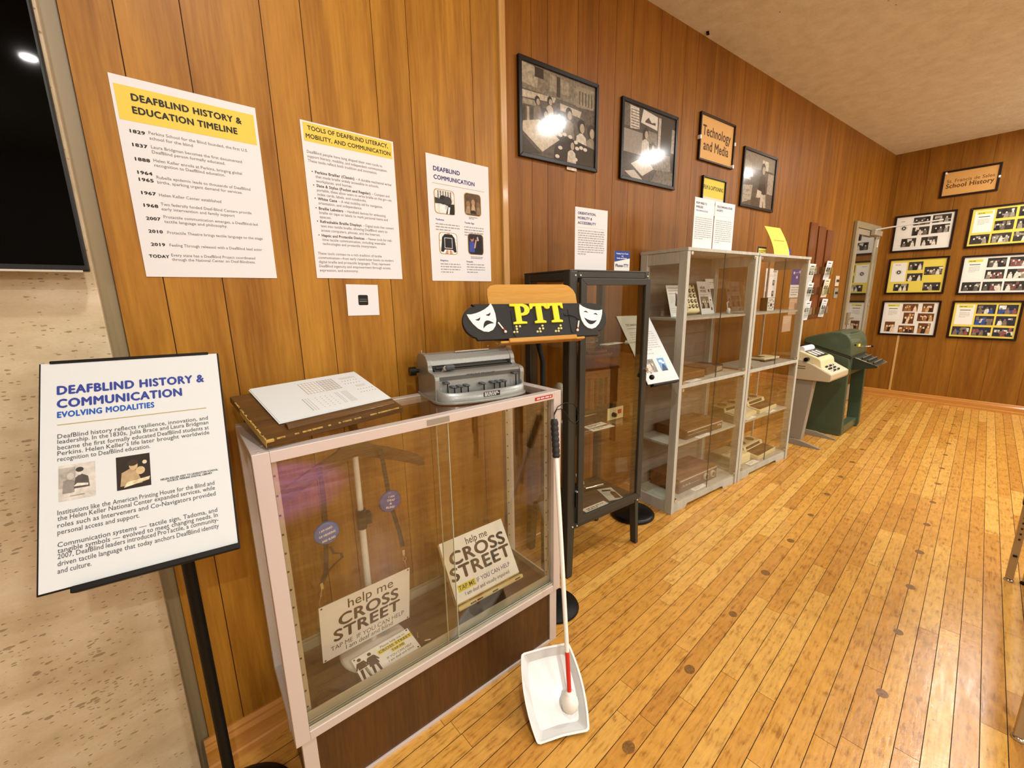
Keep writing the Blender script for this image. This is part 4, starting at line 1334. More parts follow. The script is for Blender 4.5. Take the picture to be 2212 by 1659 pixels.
def cross2(p, w, h):
    K = '#2c2c30'
    p.text('help me', 0.012, 0.07, 0.038, K, 1, 0.1, 'C', 0.008, 4)
    p.text('CROSS', 0.004, 0.018, 0.066, K, 1, 0.252, 'C', 0.03, 4)
    p.text('STREET', 0.0, -0.036, 0.066, K, 1, 0.272, 'C', 0.03, 4)
    p.rect(-0.125, -0.077, -0.047, -0.053, '#e6dc3e', 1)
    p.text('TAP ME', -0.086, -0.072, 0.0225, K, 2, 0.07, 'C', 0.012, 3)
    p.text('IF YOU CAN HELP', -0.042, -0.072, 0.0225, '#3a3f92', 2, 0.158, 'L', 0.006, 3)
    p.text('I am deaf and visually impaired', 0.0, -0.096, 0.0185, K, 2, 0.205, 'C', 0.002, 3)
S2 = tilted(0.874, 1.184, 0.396, -3.7, 31.8)
letter_sign('crossing_sign', 'cross street sign with a yellow mark on the cream rest, right side of the case', S2, 0.304, 0.232, cross2, False)
S2L = S2
t = thing('sign_rest', 'cream plastic rest leaning under the right hand cross street sign', 'stand', S2)
mb = MB('cardboard')
mb.box(-0.15, 0.0035, -0.116, 0.15, 0.014, 0.108, 0.004)
mb.obj('back_plate', t)
mb = MB('cardboard', 'gap')
mb.box(-0.15, -0.0135, -0.134, 0.152, 0.014, -0.1185, 0.005)
mb.use(1)
for x in (-0.10, -0.07, 0.0, 0.11):
    mb.box(x, -0.0142, -0.129, x + 0.025, -0.0131, -0.124)
mb.obj('lip', t)
mb = MB('cardboard')
mb.prism([(0.014, -0.132), (0.016, 0.06), (0.135, -0.047)], -0.1, -0.09, 0, 'YZ')
mb.obj('prop', t)
mb = MB('cardboard')
mb.prism([(0.014, -0.132), (0.016, 0.06), (0.135, -0.047)], 0.09, 0.1, 0, 'YZ')
mb.obj('prop', t)
def cross3(p, w, h):
    K = '#2a2620'
    p.text('Please help me to', 0.035, 0.03, 0.0125, K, 1, 0.085, 'C', 0.002, 3)
    p.rect(-0.022, 0.010, 0.096, 0.0255, '#ecdc2e', 1)
    p.text('CROSS STREET', 0.037, 0.0135, 0.0135, K, 2, 0.11, 'C', 0.028, 3)
    p.rect(0.016, -0.006, 0.062, 0.0075, '#ecdc2e', 1)
    p.text('TAP ME', 0.039, -0.0035, 0.012, K, 2, 0.043, 'C', 0.02, 3)
    p.text('IF YOU CAN HELP', 0.036, -0.020, 0.0115, K, 1, 0.085, 'C', 0.004, 3)
    p.text('I am deaf and blind', 0.036, -0.0325, 0.0115, K, 1, 0.085, 'C', 0.004, 3)
    for ox, sk in ((-0.078, 0), (-0.045, 1)):
        p.oval(ox, 0.033, 0.0062, 0.0062, '#33281a', 1)
        p.poly([(ox - 0.011, 0.024), (ox + 0.011, 0.024), (ox + 0.013, -0.002), (ox - 0.013, -0.002)] if not sk else [(ox - 0.009, 0.024), (ox + 0.009, 0.024), (ox + 0.016, -0.012), (ox - 0.016, -0.012)], '#33281a', 1)
        p.poly([(ox - 0.011, 0.024), (ox - 0.021, 0.001), (ox - 0.017, -0.001), (ox - 0.007, 0.018)], '#33281a', 1.2)
        p.poly([(ox + 0.011, 0.024), (ox + 0.021, 0.001), (ox + 0.017, -0.001), (ox + 0.007, 0.018)], '#33281a', 1.2)
        for s in (-1, 1):
            p.poly([(ox + s * 0.011, -0.004), (ox + s * 0.002, -0.004), (ox + s * 0.006, -0.04), (ox + s * 0.013, -0.04)], '#33281a', 1.1)
    for i in range(7):
        p.rect(-0.076 + i * 0.0012, -0.006 - i * 0.005, -0.067 + i * 0.0012, -0.0035 - i * 0.005, '#d9d7cc', 2)
letter_sign('crossing_sign', 'small cross street sign with two walking figures lying on the case floor', at(CASE, 0.2885, 0.086, 0.288, 3.0) @ Matrix.Rotation(R(-84), 4, 'X'), 0.205, 0.105, cross3)
# lanyard and badges
t = incase('lanyard', 'dark woven lanyard over the wooden hanger carrying the larger sign', 'lanyard', 0, 0, 0)
mb = MB('strap_brown')
def ribbon(pts, wd, th=0.0012):
    vs = []
    for x, y, z in pts:
        vs += [(x - wd / 2, y - th, z), (x + wd / 2, y - th, z), (x + wd / 2, y + th, z), (x - wd / 2, y + th, z)]
    n = len(pts)
    fs = [(i * 4 + k, i * 4 + (k + 1) % 4, i * 4 + 4 + (k + 1) % 4, i * 4 + 4 + k) for i in range(n - 1) for k in range(4)] + [(3, 2, 1, 0), tuple((n - 1) * 4 + k for k in range(4))]
    mb._add(vs, fs)
ribbon([(0.172, 0.192, 0.918), (0.172, 0.165, 0.931), (0.171, 0.149, 0.895), (0.167, 0.145, 0.75), (0.153, 0.142, 0.62), (0.136, 0.14, 0.585)], 0.0135)
ribbon([(0.352, 0.192, 0.932), (0.352, 0.165, 0.942), (0.353, 0.149, 0.9), (0.363, 0.145, 0.76), (0.383, 0.142, 0.66), (0.391, 0.14, 0.6)], 0.0135)
ribbon([(0.172, 0.14, 0.69), (0.178, 0.137, 0.668), (0.198, 0.136, 0.66), (0.2, 0.136, 0.645), (0.175, 0.137, 0.632), (0.152, 0.138, 0.61), (0.137, 0.139, 0.58)], 0.008)
mb.obj('strap', t)
for x, x2 in ((0.136, 0.1235), (0.391, 0.3945)):
    mb = MB('chrome')
    mb.box(x - 0.004, 0.137, 0.568, x + 0.004, 0.142, 0.588, 0.001)
    mb.tube([(x, 0.139, 0.57), (x - 0.004, 0.138, 0.553), ((x + x2) / 2, 0.138, 0.545), (x2 + 0.004, 0.137, 0.553), (x, 0.139, 0.57)], 0.0012, 6)
    mb.tube([((x + x2) / 2, 0.138, 0.547), (x2, 0.136, 0.53), (x2, 0.1345, 0.517)], 0.0012, 6)
    mb.obj('clip', t)
for lab, m, x, z, rows, roll in (('blue round badge reading I am hard of hearing and blind, on the left strap', 'badge_blue', 0.166, 0.738, (('I AM HARD', 0.012, 0.036), ('OF HEARING', -0.004, 0.046), ('AND BLIND', -0.021, 0.038)), -8),
                                 ('violet blue round badge reading I am deaf and blind, on the right strap', 'badge_violet', 0.3605, 0.772, (('I AM', 0.015, 0.018), ('DEAF', 0.003, 0.024), ('&', -0.008, 0.007), ('BLIND', -0.02, 0.027)), 10)):
    t = thing('badge', lab, 'badge', at(CASE, x, 0.1405, z) @ Matrix.Rotation(R(roll), 4, 'Y'), 'round blue badges in the case')
    mb = MB(m)
    mb.lathe((0, 0, 0), [(0.001, -0.008), (0.02, -0.0075), (0.032, -0.005), (0.036, -0.001), (0.0345, 0.0), (0.001, 0.0)], 36, 'Y')
    mb.obj('button', t)
    p = Print()
    for s, zz, wd in rows:
        p.text(s, 0, zz, 0.0095, '#f0f0f0', 1, wd, 'C', 0.03, 3)
    o = p.obj('lettering', t)
    o.location = (0, -0.0083, 0)
mb = MB('strap_brown')
mb.tube([(0.085, 0.03, 0.0), (0.072, 0.045, 0.001), (0.07, 0.075, 0.001), (0.086, 0.1, 0.001), (0.11, 0.095, 0.001), (0.14, 0.06, 0.001), (0.18, 0.048, 0.001), (0.26, 0.043, 0.001), (0.33, 0.046, 0.001), (0.38, 0.055, 0.001), (0.405, 0.07, 0.002), (0.4, 0.095, 0.002)], 0.0028, 8)
o = mb.obj('neck_cord')
o.matrix_world = at(CASE, 0, 0, 0.2695)
tag(o, 'dark neck cord curled on the case floor in front of the small sign', 'cord')
mb = MB('chrome')
mb.tube([(0.4, 0.095, 0.003), (0.404, 0.108, 0.004), (0.41, 0.118, 0.003)], 0.0022, 6)
mb.tube([(0.412, 0.07, 0.004), (0.43, 0.062, 0.004)], 0.003, 6)
mb.obj('clasp', o)

# slope with the paper sheets
BD = tilted(0.356, 1.2005, 1.122, 1.75, 75.1, 3.7)
t = thing('book_slope', 'worn brown wooden book slope on the left of the display case', 'book slope', BD)
mb = MB('board_brown', 'worn_wood')
mb.box(-0.182, 0.0, -0.1315, 0.182, 0.018, 0.1315, 0.003)
mb.use(1)
_rr = random.Random(4)
for _i in range(26):
    x = _rr.uniform(-0.175, 0.17)
    mb.box(x, -0.0004, -0.1318, x + _rr.uniform(0.004, 0.022), 0.0022, -0.1285)
for _i in range(16):
    z = _rr.uniform(-0.128, 0.08)
    mb.box(-0.1824, -0.0004, z, -0.179, 0.002, z + _rr.uniform(0.004, 0.02))
mb.box(-0.1824, -0.0005, -0.132, -0.165, 0.006, -0.126, 0.001)
mb.box(-0.1825, 0.001, -0.132, -0.1815, 0.017, 0.05)
mb.obj('board', t)
mb = MB('board_brown')
mb.prism([(0.001, -0.108), (0.001, -0.082), (-0.008, -0.085), (-0.012, -0.092), (-0.011, -0.1), (-0.004, -0.107)], -0.125, 0.168, 0.001, 'YZ')
mb.obj('ledge', t)
mb = MB('board_brown')
mb.prism([(0.018, 0.118), (0.05, 0.126), (0.078, 0.105), (0.018, 0.095)], -0.15, -0.13, 0, 'YZ')
mb.obj('prop', t)
mb = MB('board_brown')
mb.prism([(0.018, 0.118), (0.05, 0.126), (0.078, 0.105), (0.018, 0.095)], 0.13, 0.15, 0, 'YZ')
mb.obj('prop', t)
# paper stack on the slope
t = thing('paper_stack', 'stack of white printed sheets lying on the brown book slope', 'paper', BD @ Matrix.Translation((0.022, -0.0005, 0.036)))
mb = MB('paper_bright')
for i in range(4):
    a = 0.004 * math.sin(i * 2.1)
    b = 0.003 * math.cos(i * 1.7)
    mb.box(-0.1525 + a, -0.0012 * (i + 1), -0.108 + b, 0.1525 + a, -0.0012 * i - 0.0001, 0.108 + b)
mb.obj('sheets', t)
p = Print()
def sheet_marks(p):
    g1, g2 = '#b9b9b4', '#8f8f8b'
    for x0, x1 in ((-0.035, 0.01), (0.018, 0.065)):
        p.rect(x0, 0.01, x1, 0.085, '#d4d4ce' if x0 > 0 else '#e4e4de', 1)
        for i in range(6):
            p.rect(x0, 0.012 + i * 0.014, x1, 0.0128 + i * 0.014, g2, 2)
            p.rect(x0 + i * 0.009, 0.01, x0 + 0.0008 + i * 0.009, 0.085, g2, 2)
    p.rect(0.085, 0.066, 0.135, 0.08, '#cfcfca', 1)
    p.rect(0.105, 0.0, 0.135, 0.014, '#cfcfca', 1)
    for j in range(2):
        for i in range(6):
            p.rect(0.083 + i * 0.009, 0.05 - j * 0.02, 0.0855 + i * 0.009, 0.054 - j * 0.02, g2, 1)
            p.rect(0.098 + i * 0.009, -0.02 - j * 0.02, 0.1005 + i * 0.009, -0.016 - j * 0.02, g2, 1)
    for c in (-0.062, -0.055, -0.048):
        for i in range(9):
            p.rect(c, -0.085 + i * 0.0085, c + 0.0018, -0.079 + i * 0.0085, g2 if c < -0.06 else g1, 1)
    for i in range(6):
        for j in range(4):
            p.rect(-0.03 + j * 0.014, -0.08 + i * 0.012, -0.027 + j * 0.014, -0.077 + i * 0.012, g1, 1)
    for c in (0.03, 0.036, 0.048, 0.053, 0.058, 0.063):
        for i in range(8):
            p.rect(c, -0.08 + i * 0.009, c + 0.0016, -0.0725 + i * 0.009, g1, 1)
sheet_marks(p)
p.obj('print', t).location = (0, -0.0048, 0)

# ------------------------------------------------------------------ braille writer
t = thing('braille_writer', 'grey enamelled braille typewriter on the glass top of the display case', 'braille writer', frame(0.695, 1.152, -13.05) @ Matrix.Translation((0, 0, 1.0605)))
BW_, BD_ = 0.332, 0.187
prof = [(0.004, 0.0), (0.0, 0.03), (-0.004, 0.075), (-0.002, 0.086), (0.006, 0.093), (0.02, 0.096), (0.055, 0.097), (0.062, 0.1), (0.066, 0.106), (0.066, 0.118), (0.072, 0.132), (0.084, 0.143), (0.102, 0.15), (0.14, 0.152), (0.168, 0.148), (0.183, 0.136), (0.188, 0.11), (0.188, 0.0)]
for x0, x1 in ((0.0, 0.016), (BW_ - 0.016, BW_)):
    mb = MB('brailler_grey')
    mb.prism(prof, x0, x1, 0.002, 'YZ')
    mb.obj('end_plate', t)
mb = MB('brailler_grey')
mb.prism([(0.008, 0.0), (0.008, 0.03), (0.012, 0.07), (0.006, 0.08), (0.002, 0.086), (0.008, 0.092), (0.02, 0.095), (0.052, 0.096), (0.052, 0.06), (0.1, 0.06), (0.1, 0.0)], 0.014, BW_ - 0.014, 0.0012, 'YZ')
mb.obj('front_housing', t)
mb = MB('brailler_grey')
mb.prism([(0.07, 0.113), (0.074, 0.13), (0.086, 0.141), (0.103, 0.148), (0.14, 0.15), (0.167, 0.146), (0.181, 0.134), (0.185, 0.11), (0.185, 0.0), (0.1, 0.0), (0.1, 0.113)], 0.014, BW_ - 0.014, 0.002, 'YZ')
mb.obj('carriage_cover', t)
mb = MB('smoke_plastic', 'steel_dark')
mb.box(0.02, 0.056, 0.06, BW_ - 0.02, 0.1, 0.1)
mb.use(1).cyl((0.03, 0.07, 0.104), (BW_ - 0.03, 0.07, 0.104), 0.0035, seg=10)
mb.obj('carriage', t)
mb = MB('chrome')
mb.box(0.112, 0.098, 0.1495, 0.245, 0.106, 0.1545, 0.002)
mb.obj('carrying_handle', t)
mb = MB('brailler_grey')
N_ = 28
out = [(BW_ / 2 + (BW_ / 2 + 0.004) * math.sin(-math.pi / 2 + math.pi * i / N_), 0.03 - 0.092 * math.cos(-math.pi / 2 + math.pi * i / N_) ** 0.55) for i in range(N_ + 1)]
mb.prism(out + [(BW_ + 0.004, 0.19), (-0.004, 0.19)], 0.0, 0.008, 0.002, 'XY')
mb.obj('base_plate', t)
mb = MB('brailler_grey')
ring = [(BW_ / 2 + (BW_ / 2 - 0.004) * math.sin(-math.pi / 2 + math.pi * i / N_), 0.02 - 0.072 * math.cos(-math.pi / 2 + math.pi * i / N_) ** 0.5) for i in range(N_ + 1)]
inn = [(BW_ / 2 + (BW_ / 2 - 0.012) * math.sin(-math.pi / 2 + math.pi * i / N_), 0.02 - 0.064 * math.cos(-math.pi / 2 + math.pi * i / N_) ** 0.5) for i in range(N_ + 1)]
vs, fs = [], []
for i in range(N_ + 1):
    e = abs(i / N_ * 2 - 1)
    h = 0.036 + 0.018 * e ** 6
    vs += [(ring[i][0], ring[i][1], 0.006), (ring[i][0], ring[i][1], h), (inn[i][0], inn[i][1], h), (inn[i][0], inn[i][1], 0.006)]
for i in range(N_):
    a, b = i * 4, i * 4 + 4
    fs += [(a, a + 1, b + 1, b), (a + 1, a + 2, b + 2, b + 1), (a + 2, a + 3, b + 3, b + 2)]
mb._add(vs, fs, True)
mb.prism(inn + [(BW_ - 0.01, 0.03), (0.01, 0.03)], 0.008, 0.014, 0, 'XY')
mb.obj('key_well', t)
for i, x in enumerate((0.06, 0.083, 0.108, 0.166, 0.205, 0.226, 0.247)):
    mb = MB('key_grey', 'black_plastic')
    mb.box(x - 0.0085, -0.018, 0.047, x + 0.0085, 0.012, 0.054, 0.003)
    mb.use(1).box(x - 0.0015, -0.02, 0.014, x + 0.0015, -0.016, 0.05)
    mb.obj('key', t)
for x, z in ((0.038, 0.062), (0.292, 0.07)):
    mb = MB('key_grey', 'black_plastic')
    mb.box(x - 0.009, -0.014, z, x + 0.009, 0.014, z + 0.007, 0.002)
    mb.use(1).box(x - 0.0015, -0.016, 0.014, x + 0.0015, -0.012, z + 0.001)
    mb.obj('side_key', t)
mb = MB('black_plastic')
mb.cyl((-0.002, 0.172, 0.085), (-0.02, 0.172, 0.085), 0.007, seg=12).cyl((-0.012, 0.172, 0.085), (-0.034, 0.172, 0.085), 0.016, seg=20)
mb.obj('feed_knob', t)
mb = MB('chrome', 'key_grey')
mb.cyl((0.048, 0.05, 0.1), (0.052, 0.034, 0.108), 0.008, seg=14)
mb.use(1).box(0.05, 0.028, 0.1, 0.084, 0.05, 0.118, 0.006)
mb.obj('carriage_lever', t)
for x in (0.012, BW_ - 0.012, BW_ - 0.06):
    mb = MB('chrome')
    mb.cyl((x, 0.165, 0.145), (x, 0.165, 0.158), 0.0025, seg=8)
    mb.obj('stop_pin', t)
p = Print()
p.rect(0.148, 0.012, 0.208, 0.028, '#101010', 1)
p.lines(0.151, 0.204, 0.023, 0.003, 3, 0.0045, '#d5d5d0', 2, 4, 0.8)
p.obj('maker_plate', t, 'black maker plate').location = (0, -0.0528, 0.003)
p = Print()
p.text('PERKINS BRAILLER', 0.166, 0.084, 0.0075, '#4b4f50', 1, 0.105, 'C', 0.02)
p.obj('lettering', t).location = (0, 0.0015, -0.0015)

# ------------------------------------------------------------------ wooden music stand with the lettered board
MS = tilted(1.173, 1.165, 1.3298, -20.3, 20.3) @ Matrix.Scale(0.9266, 4)
t = thing('music_stand', 'light wooden music stand between the display case and the dark cabinet', 'music stand', frame(1.212, 1.168, -20.3))
INV = t.matrix_world.inverted()
mb = MB('desk_maple')
mb.prism([(-0.185, -0.125), (0.185, -0.125), (0.203, -0.112), (0.205, 0.085), (0.196, 0.105), (0.175, 0.124), (0.15, 0.13), (-0.16, 0.132), (-0.185, 0.127), (-0.2, 0.112), (-0.204, 0.09), (-0.2, -0.112)], 0.0, 0.01, 0.002)
place(mb.obj('desk', t), MS)
mb = MB('desk_maple')
mb.box(-0.19, -0.04, -0.127, 0.19, 0.0, -0.117, 0.003)
mb.box(-0.155, -0.046, -0.127, 0.15, -0.036, -0.108, 0.004)
place(mb.obj('ledge', t), MS)
mb = MB('black_satin')
mb.tube([(0, 0, 0.03), (0, 0, 1.14), (-0.012, 0.02, 1.22), (-0.03, 0.03, 1.28)], 0.011, 14)
mb.obj('pole', t)
mb = MB('black_satin')
mb.lathe((0.043, -0.02, 0), [(0.001, 0), (0.109, 0.0), (0.114, 0.006), (0.11, 0.014), (0.03, 0.03), (0.001, 0.03)], 40)
mb.obj('base_disc', t)
PT = MS @ Matrix.Translation((0, -0.018, 0.006))
t = thing('name_board', 'dark board with yellow letters PTT and two white masks hanging on the music stand', 'sign', PT)
mb = MB('sign_black')
def sideways(s):
    o = []
    cz = -0.04
    for i in range(15):
        a = -math.pi / 2 + math.pi * i / 14
        o.append((s * (0.262 + 0.055 * math.cos(a)), cz + 0.062 * math.sin(a)))
    return o
ou = [(-0.28, -0.114)] + [(0.262, -0.122)] + [(0.266, -0.112)] + sideways(1) + [(0.252, 0.024), (-0.288, 0.032)] + [(x - 0.014, z) for x, z in reversed(sideways(-1))] + [(-0.288, -0.098)]
mb.prism(ou, -0.018, 0.0, 0.003)
mb.obj('board', t)
for s, x, wd in (('P', -0.101, 0.066), ('T', -0.006, 0.079), ('T', 0.0705, 0.072)):
    mb = MB('letter_yellow')
    X0_, X1_, zt, zb = x - wd / 2, x + wd / 2, 0.026, -0.058
    k_ = 0.0
    if s == 'T':
        mb.prism([(X0_, zt), (X1_, zt), (X1_, zt - 0.026), (X1_ - 0.01, zt - 0.022), (x + 0.024, zt - 0.013), (x + 0.013, zt - 0.012), (x + 0.013, zb + 0.012), (x + 0.026, zb + 0.009), (x + 0.026, zb), (x - 0.026, zb), (x - 0.026, zb + 0.009), (x - 0.013, zb + 0.012), (x - 0.013, zt - 0.012), (x - 0.024, zt - 0.013), (X0_ + 0.01, zt - 0.022), (X0_, zt - 0.026)], -0.026, -0.018, 0.0015)
    else:
        ol = [(-0.132, zt), (-0.075, zt), (-0.06, zt - 0.005), (-0.05, zt - 0.014), (-0.047, zt - 0.026), (-0.051, zt - 0.038), (-0.062, zt - 0.047), (-0.078, zt - 0.05), (-0.0875, zt - 0.05),
              (-0.0875, zb + 0.011), (-0.066, zb + 0.008), (-0.066, zb), (-0.126, zb), (-0.126, zb + 0.008), (-0.1115, zb + 0.011), (-0.1115, zt - 0.011), (-0.132, zt - 0.009)]
        mb.prism(ol, -0.026, -0.018, 0.001)
        mb.mats.append(M['sign_black'])
        mb.use(1).prism([(-0.0875, zt - 0.011), (-0.079, zt - 0.012), (-0.072, zt - 0.018), (-0.0705, zt - 0.026), (-0.073, zt - 0.034), (-0.08, zt - 0.039), (-0.0875, zt - 0.039)], -0.0264, -0.0185)
    mb.obj('letter', t)
for pts in (((-0.113, -0.062), (-0.098, -0.062), (-0.113, -0.073), (-0.126, -0.085), (-0.113, -0.085)), ((0.002, -0.064), (-0.012, -0.076), (0.003, -0.076), (-0.024, -0.088), (-0.011, -0.088)), ((0.085, -0.067), (0.074, -0.079), (0.086, -0.079), (0.059, -0.09), (0.072, -0.09))):
    for x, z in pts:
        mb = MB('braille_yellow')
        mb.lathe((x, -0.018, z - 0.004), [(0.001, -0.004), (0.003, -0.0035), (0.0047, -0.0015), (0.005, 0.0)], 14, 'Y')
        mb.obj('braille_dot', t)
def mask(s, cx, cz, rot, happy):
    ca, sa = math.cos(R(rot)), math.sin(R(rot))
    T_ = lambda pts: [(cx + x * ca - z * sa, cz + x * sa + z * ca) for x, z in pts]
    o = [(-0.056, 0.04), (-0.04, 0.033), (-0.02, 0.029), (0.0, 0.028), (0.02, 0.029), (0.04, 0.033), (0.056, 0.04)]
    o += [(0.056, 0.02), (0.052, -0.004), (0.043, -0.028), (0.028, -0.048), (0.01, -0.058), (-0.01, -0.058), (-0.028, -0.048), (-0.043, -0.028), (-0.052, -0.004), (-0.056, 0.02)]
    mb = MB('mask_white')
    mb.prism(T_(o), -0.022, -0.018, 0.001)
    m = mb.obj('mask', t, 'white laughing mask' if happy else 'white weeping mask')
    p = Print()
    def arc(x0, x1, z, bend, th):
        n = 10
        up = [(x0 + (x1 - x0) * i / n, z + bend * (1 - (2 * i / n - 1) ** 2)) for i in range(n + 1)]
        lo = [(x0 + (x1 - x0) * i / n, z + (bend - th) * (1 - (2 * i / n - 1) ** 2)) for i in range(n + 1)]
        for i in range(n):
            p.poly(T_([up[i], up[i + 1], lo[i + 1], lo[i]]), '#20211f', 1)
    arc(-0.036, -0.012, 0.008, 0.008 if happy else -0.010, 0.006 if happy else -0.008)
    arc(0.012, 0.036, 0.008, 0.008 if happy else -0.010, 0.006 if happy else -0.008)
    if happy:
        arc(-0.032, 0.032, -0.014, -0.026, -0.018)
    else:
        arc(-0.024, 0.028, -0.038, 0.024, 0.017)
    p.obj('features', m).location = (0, -0.022, 0)
mask('a', -0.245, -0.026, 22, False)
mask('b', 0.236, -0.034, -14, True)
for (x0, z0), (x1, z1) in (((-0.189, -0.047), (-0.164, -0.086)), ((0.174, -0.055), (0.16, -0.095))):
    mb = MB('cane_white', 'cane_red')
    mb.cyl((x0, -0.021, z0), (x0 + (x1 - x0) * 0.68, -0.021, z0 + (z1 - z0) * 0.68), 0.0032, seg=10)
    mb.use(1).cyl((x0 + (x1 - x0) * 0.68, -0.021, z0 + (z1 - z0) * 0.68), (x1, -0.021, z1), 0.0032, seg=10)
    mb.use(0).ball((x1, -0.021, z1), 0.006, 14)
    mb.obj('tiny_cane', t)
for x in (-0.128, 0.132):
    mb = MB('black_plastic')
    mb.tube([(x, -0.019, 0.0), (x, -0.0195, -0.1), (x + 0.002, -0.030, -0.112)], 0.0012, 6)
    mb.obj('cord', t)
mb = MB('black_plastic')
mb.tube([(0.11, -0.019, -0.02), (0.115, -0.021, -0.03), (0.13, -0.021, -0.028), (0.16, -0.021, -0.036), (0.174, -0.021, -0.05)], 0.0015, 6)
mb.obj('cord', t)

# ------------------------------------------------------------------ white tray and cane
TR = tilted(0.871, 0.792, 0.094, -35.58, 47.44, 5.97)
t = thing('tray', 'white deep plastic tray propped at a slant on the floor before the case', 'tray', TR)
def bulge(w, h, bx, r, n=7):
    o = []
    for i in range(n + 1):
        v = -1 + 2 * i / n
        o.append((w / 2 + bx * (1 - v * v), v * (h / 2 - r)))
    top = [(w / 2 - r * 0.3, h / 2 - r * 0.3), (w / 2 - r, h / 2), (0, h / 2 + 0.003), (-w / 2 + r, h / 2), (-w / 2 + r * 0.3, h / 2 - r * 0.3)]
    le = [(-w / 2 - bx * (1 - (1 - 2 * i / n) ** 2), (1 - 2 * i / n) * (h / 2 - r)) for i in range(n + 1)]
    bot = [(-w / 2 + r * 0.3, -h / 2 + r * 0.3), (-w / 2 + r, -h / 2), (0, -h / 2 + 0.004), (w / 2 - r, -h / 2), (w / 2 - r * 0.3, -h / 2 + r * 0.3)]
    return o + top + le + bot
A_ = bulge(0.18, 0.25, 0.013, 0.012)
B_ = bulge(0.168, 0.238, 0.013, 0.01)
C_ = [(x * 0.8, z * 0.8) for x, z in B_]
mb = MB('tray_white')
n_ = len(A_)
vs = [(x, 0.004, z) for x, z in A_] + [(x, -0.002, z) for x, z in A_] + [(x, -0.002, z) for x, z in B_] + [(x * 0.97, 0.004, z * 0.97) for x, z in B_] + [(x, 0.028, z) for x, z in C_]
fs = []
for k_ in range(4):
    for i in range(n_):
        j = (i + 1) % n_
        fs.append((k_ * n_ + i, k_ * n_ + j, (k_ + 1) * n_ + j, (k_ + 1) * n_ + i))
fs.append(tuple(4 * n_ + i for i in range(n_)))
mb._add(vs, fs, False)
mb.obj('dish', t)
mb = MB('black_satin')
D_ = [(x * 0.985, z * 0.985) for x, z in A_]
E_ = [(x * 0.86, z * 0.84 + 0.004) for x, z in A_]
vs = [(x, 0.0042, z) for x, z in D_] + [(x, 0.036 if z < 0 else 0.05, z) for x, z in E_]
fs = [(i, (i + 1) % n_, n_ + (i + 1) % n_, n_ + i) for i in range(n_)] + [tuple(n_ + i for i in range(n_))]
mb._add(vs, fs)
mb.obj('outer_shell', t)
mb = MB('black_satin')
mb.prism([(0.034, 0.02), (0.05, 0.1), (0.108, -0.008)], -0.06, -0.045, 0, 'YZ')
mb.obj('prop', t)
mb = MB('black_satin')
mb.prism([(0.034, 0.02), (0.05, 0.1), (0.108, -0.008)], 0.045, 0.06, 0, 'YZ')
mb.obj('prop', t)
BALL = Vector((0.896, 0.743, 0.066))
TOP = Vector((1.074, 0.979, 0.965))
dv = (TOP - BALL)
t = thing('white_cane', 'white and red cane with a black grip leaning from the tray to the case corner', 'cane', Matrix.Translation(BALL))
P_ = lambda f: dv * f
mb = MB('cane_white')
mb.cyl(P_(0.17), P_(0.86), 0.0075, 0.0082, 16)
mb.obj('shaft', t)
mb = MB('cane_red')
mb.cyl(P_(0.035), P_(0.17), 0.0073, 0.0075, 16)
mb.obj('red_section', t, 'red lower section')
mb = MB('cane_white')
mb.lathe((0, 0, 0), [(0.001, -0.032), (0.012, -0.03), (0.024, -0.018), (0.029, -0.002), (0.0265, 0.014), (0.019, 0.026), (0.0165, 0.03), (0.016, 0.035), (0.001, 0.036)], 28)
tip = mb.obj('roller_tip', t)
tip.rotation_mode = 'QUATERNION'
tip.rotation_quaternion = Vector((0, 0, 1)).rotation_difference(dv)
mb = MB('grip_black')
gp = [P_(0.855 + i * 0.145 / 28) for i in range(29)]
mb.tube(gp, [0.0125 + 0.0013 * (1 if i % 4 < 3 else -0.6) + (0 if 0 < i < 28 else -0.003) for i in range(29)], 16)
mb.obj('grip', t)
mb = MB('black_plastic')
e = P_(1.0)
lp = [Vector((0, 0, 0)), Vector((0.004, 0.004, 0.02)), Vector((0.03, 0.01, 0.038)), Vector((0.075, 0.015, 0.044)), Vector((0.125, 0.015, 0.03)), Vector((0.15, 0.012, -0.004)), Vector((0.145, 0.008, -0.036)), Vector((0.12, 0.004, -0.046)), Vector((0.095, 0.004, -0.03)), Vector((0.07, 0.008, 0.006)), Vector((0.045, 0.008, 0.028)), Vector((0.02, 0.006, 0.03)), Vector((0.004, 0.004, 0.012))]
mb.tube([e + q for q in lp], 0.0017, 6)
mb.obj('wrist_loop', t)
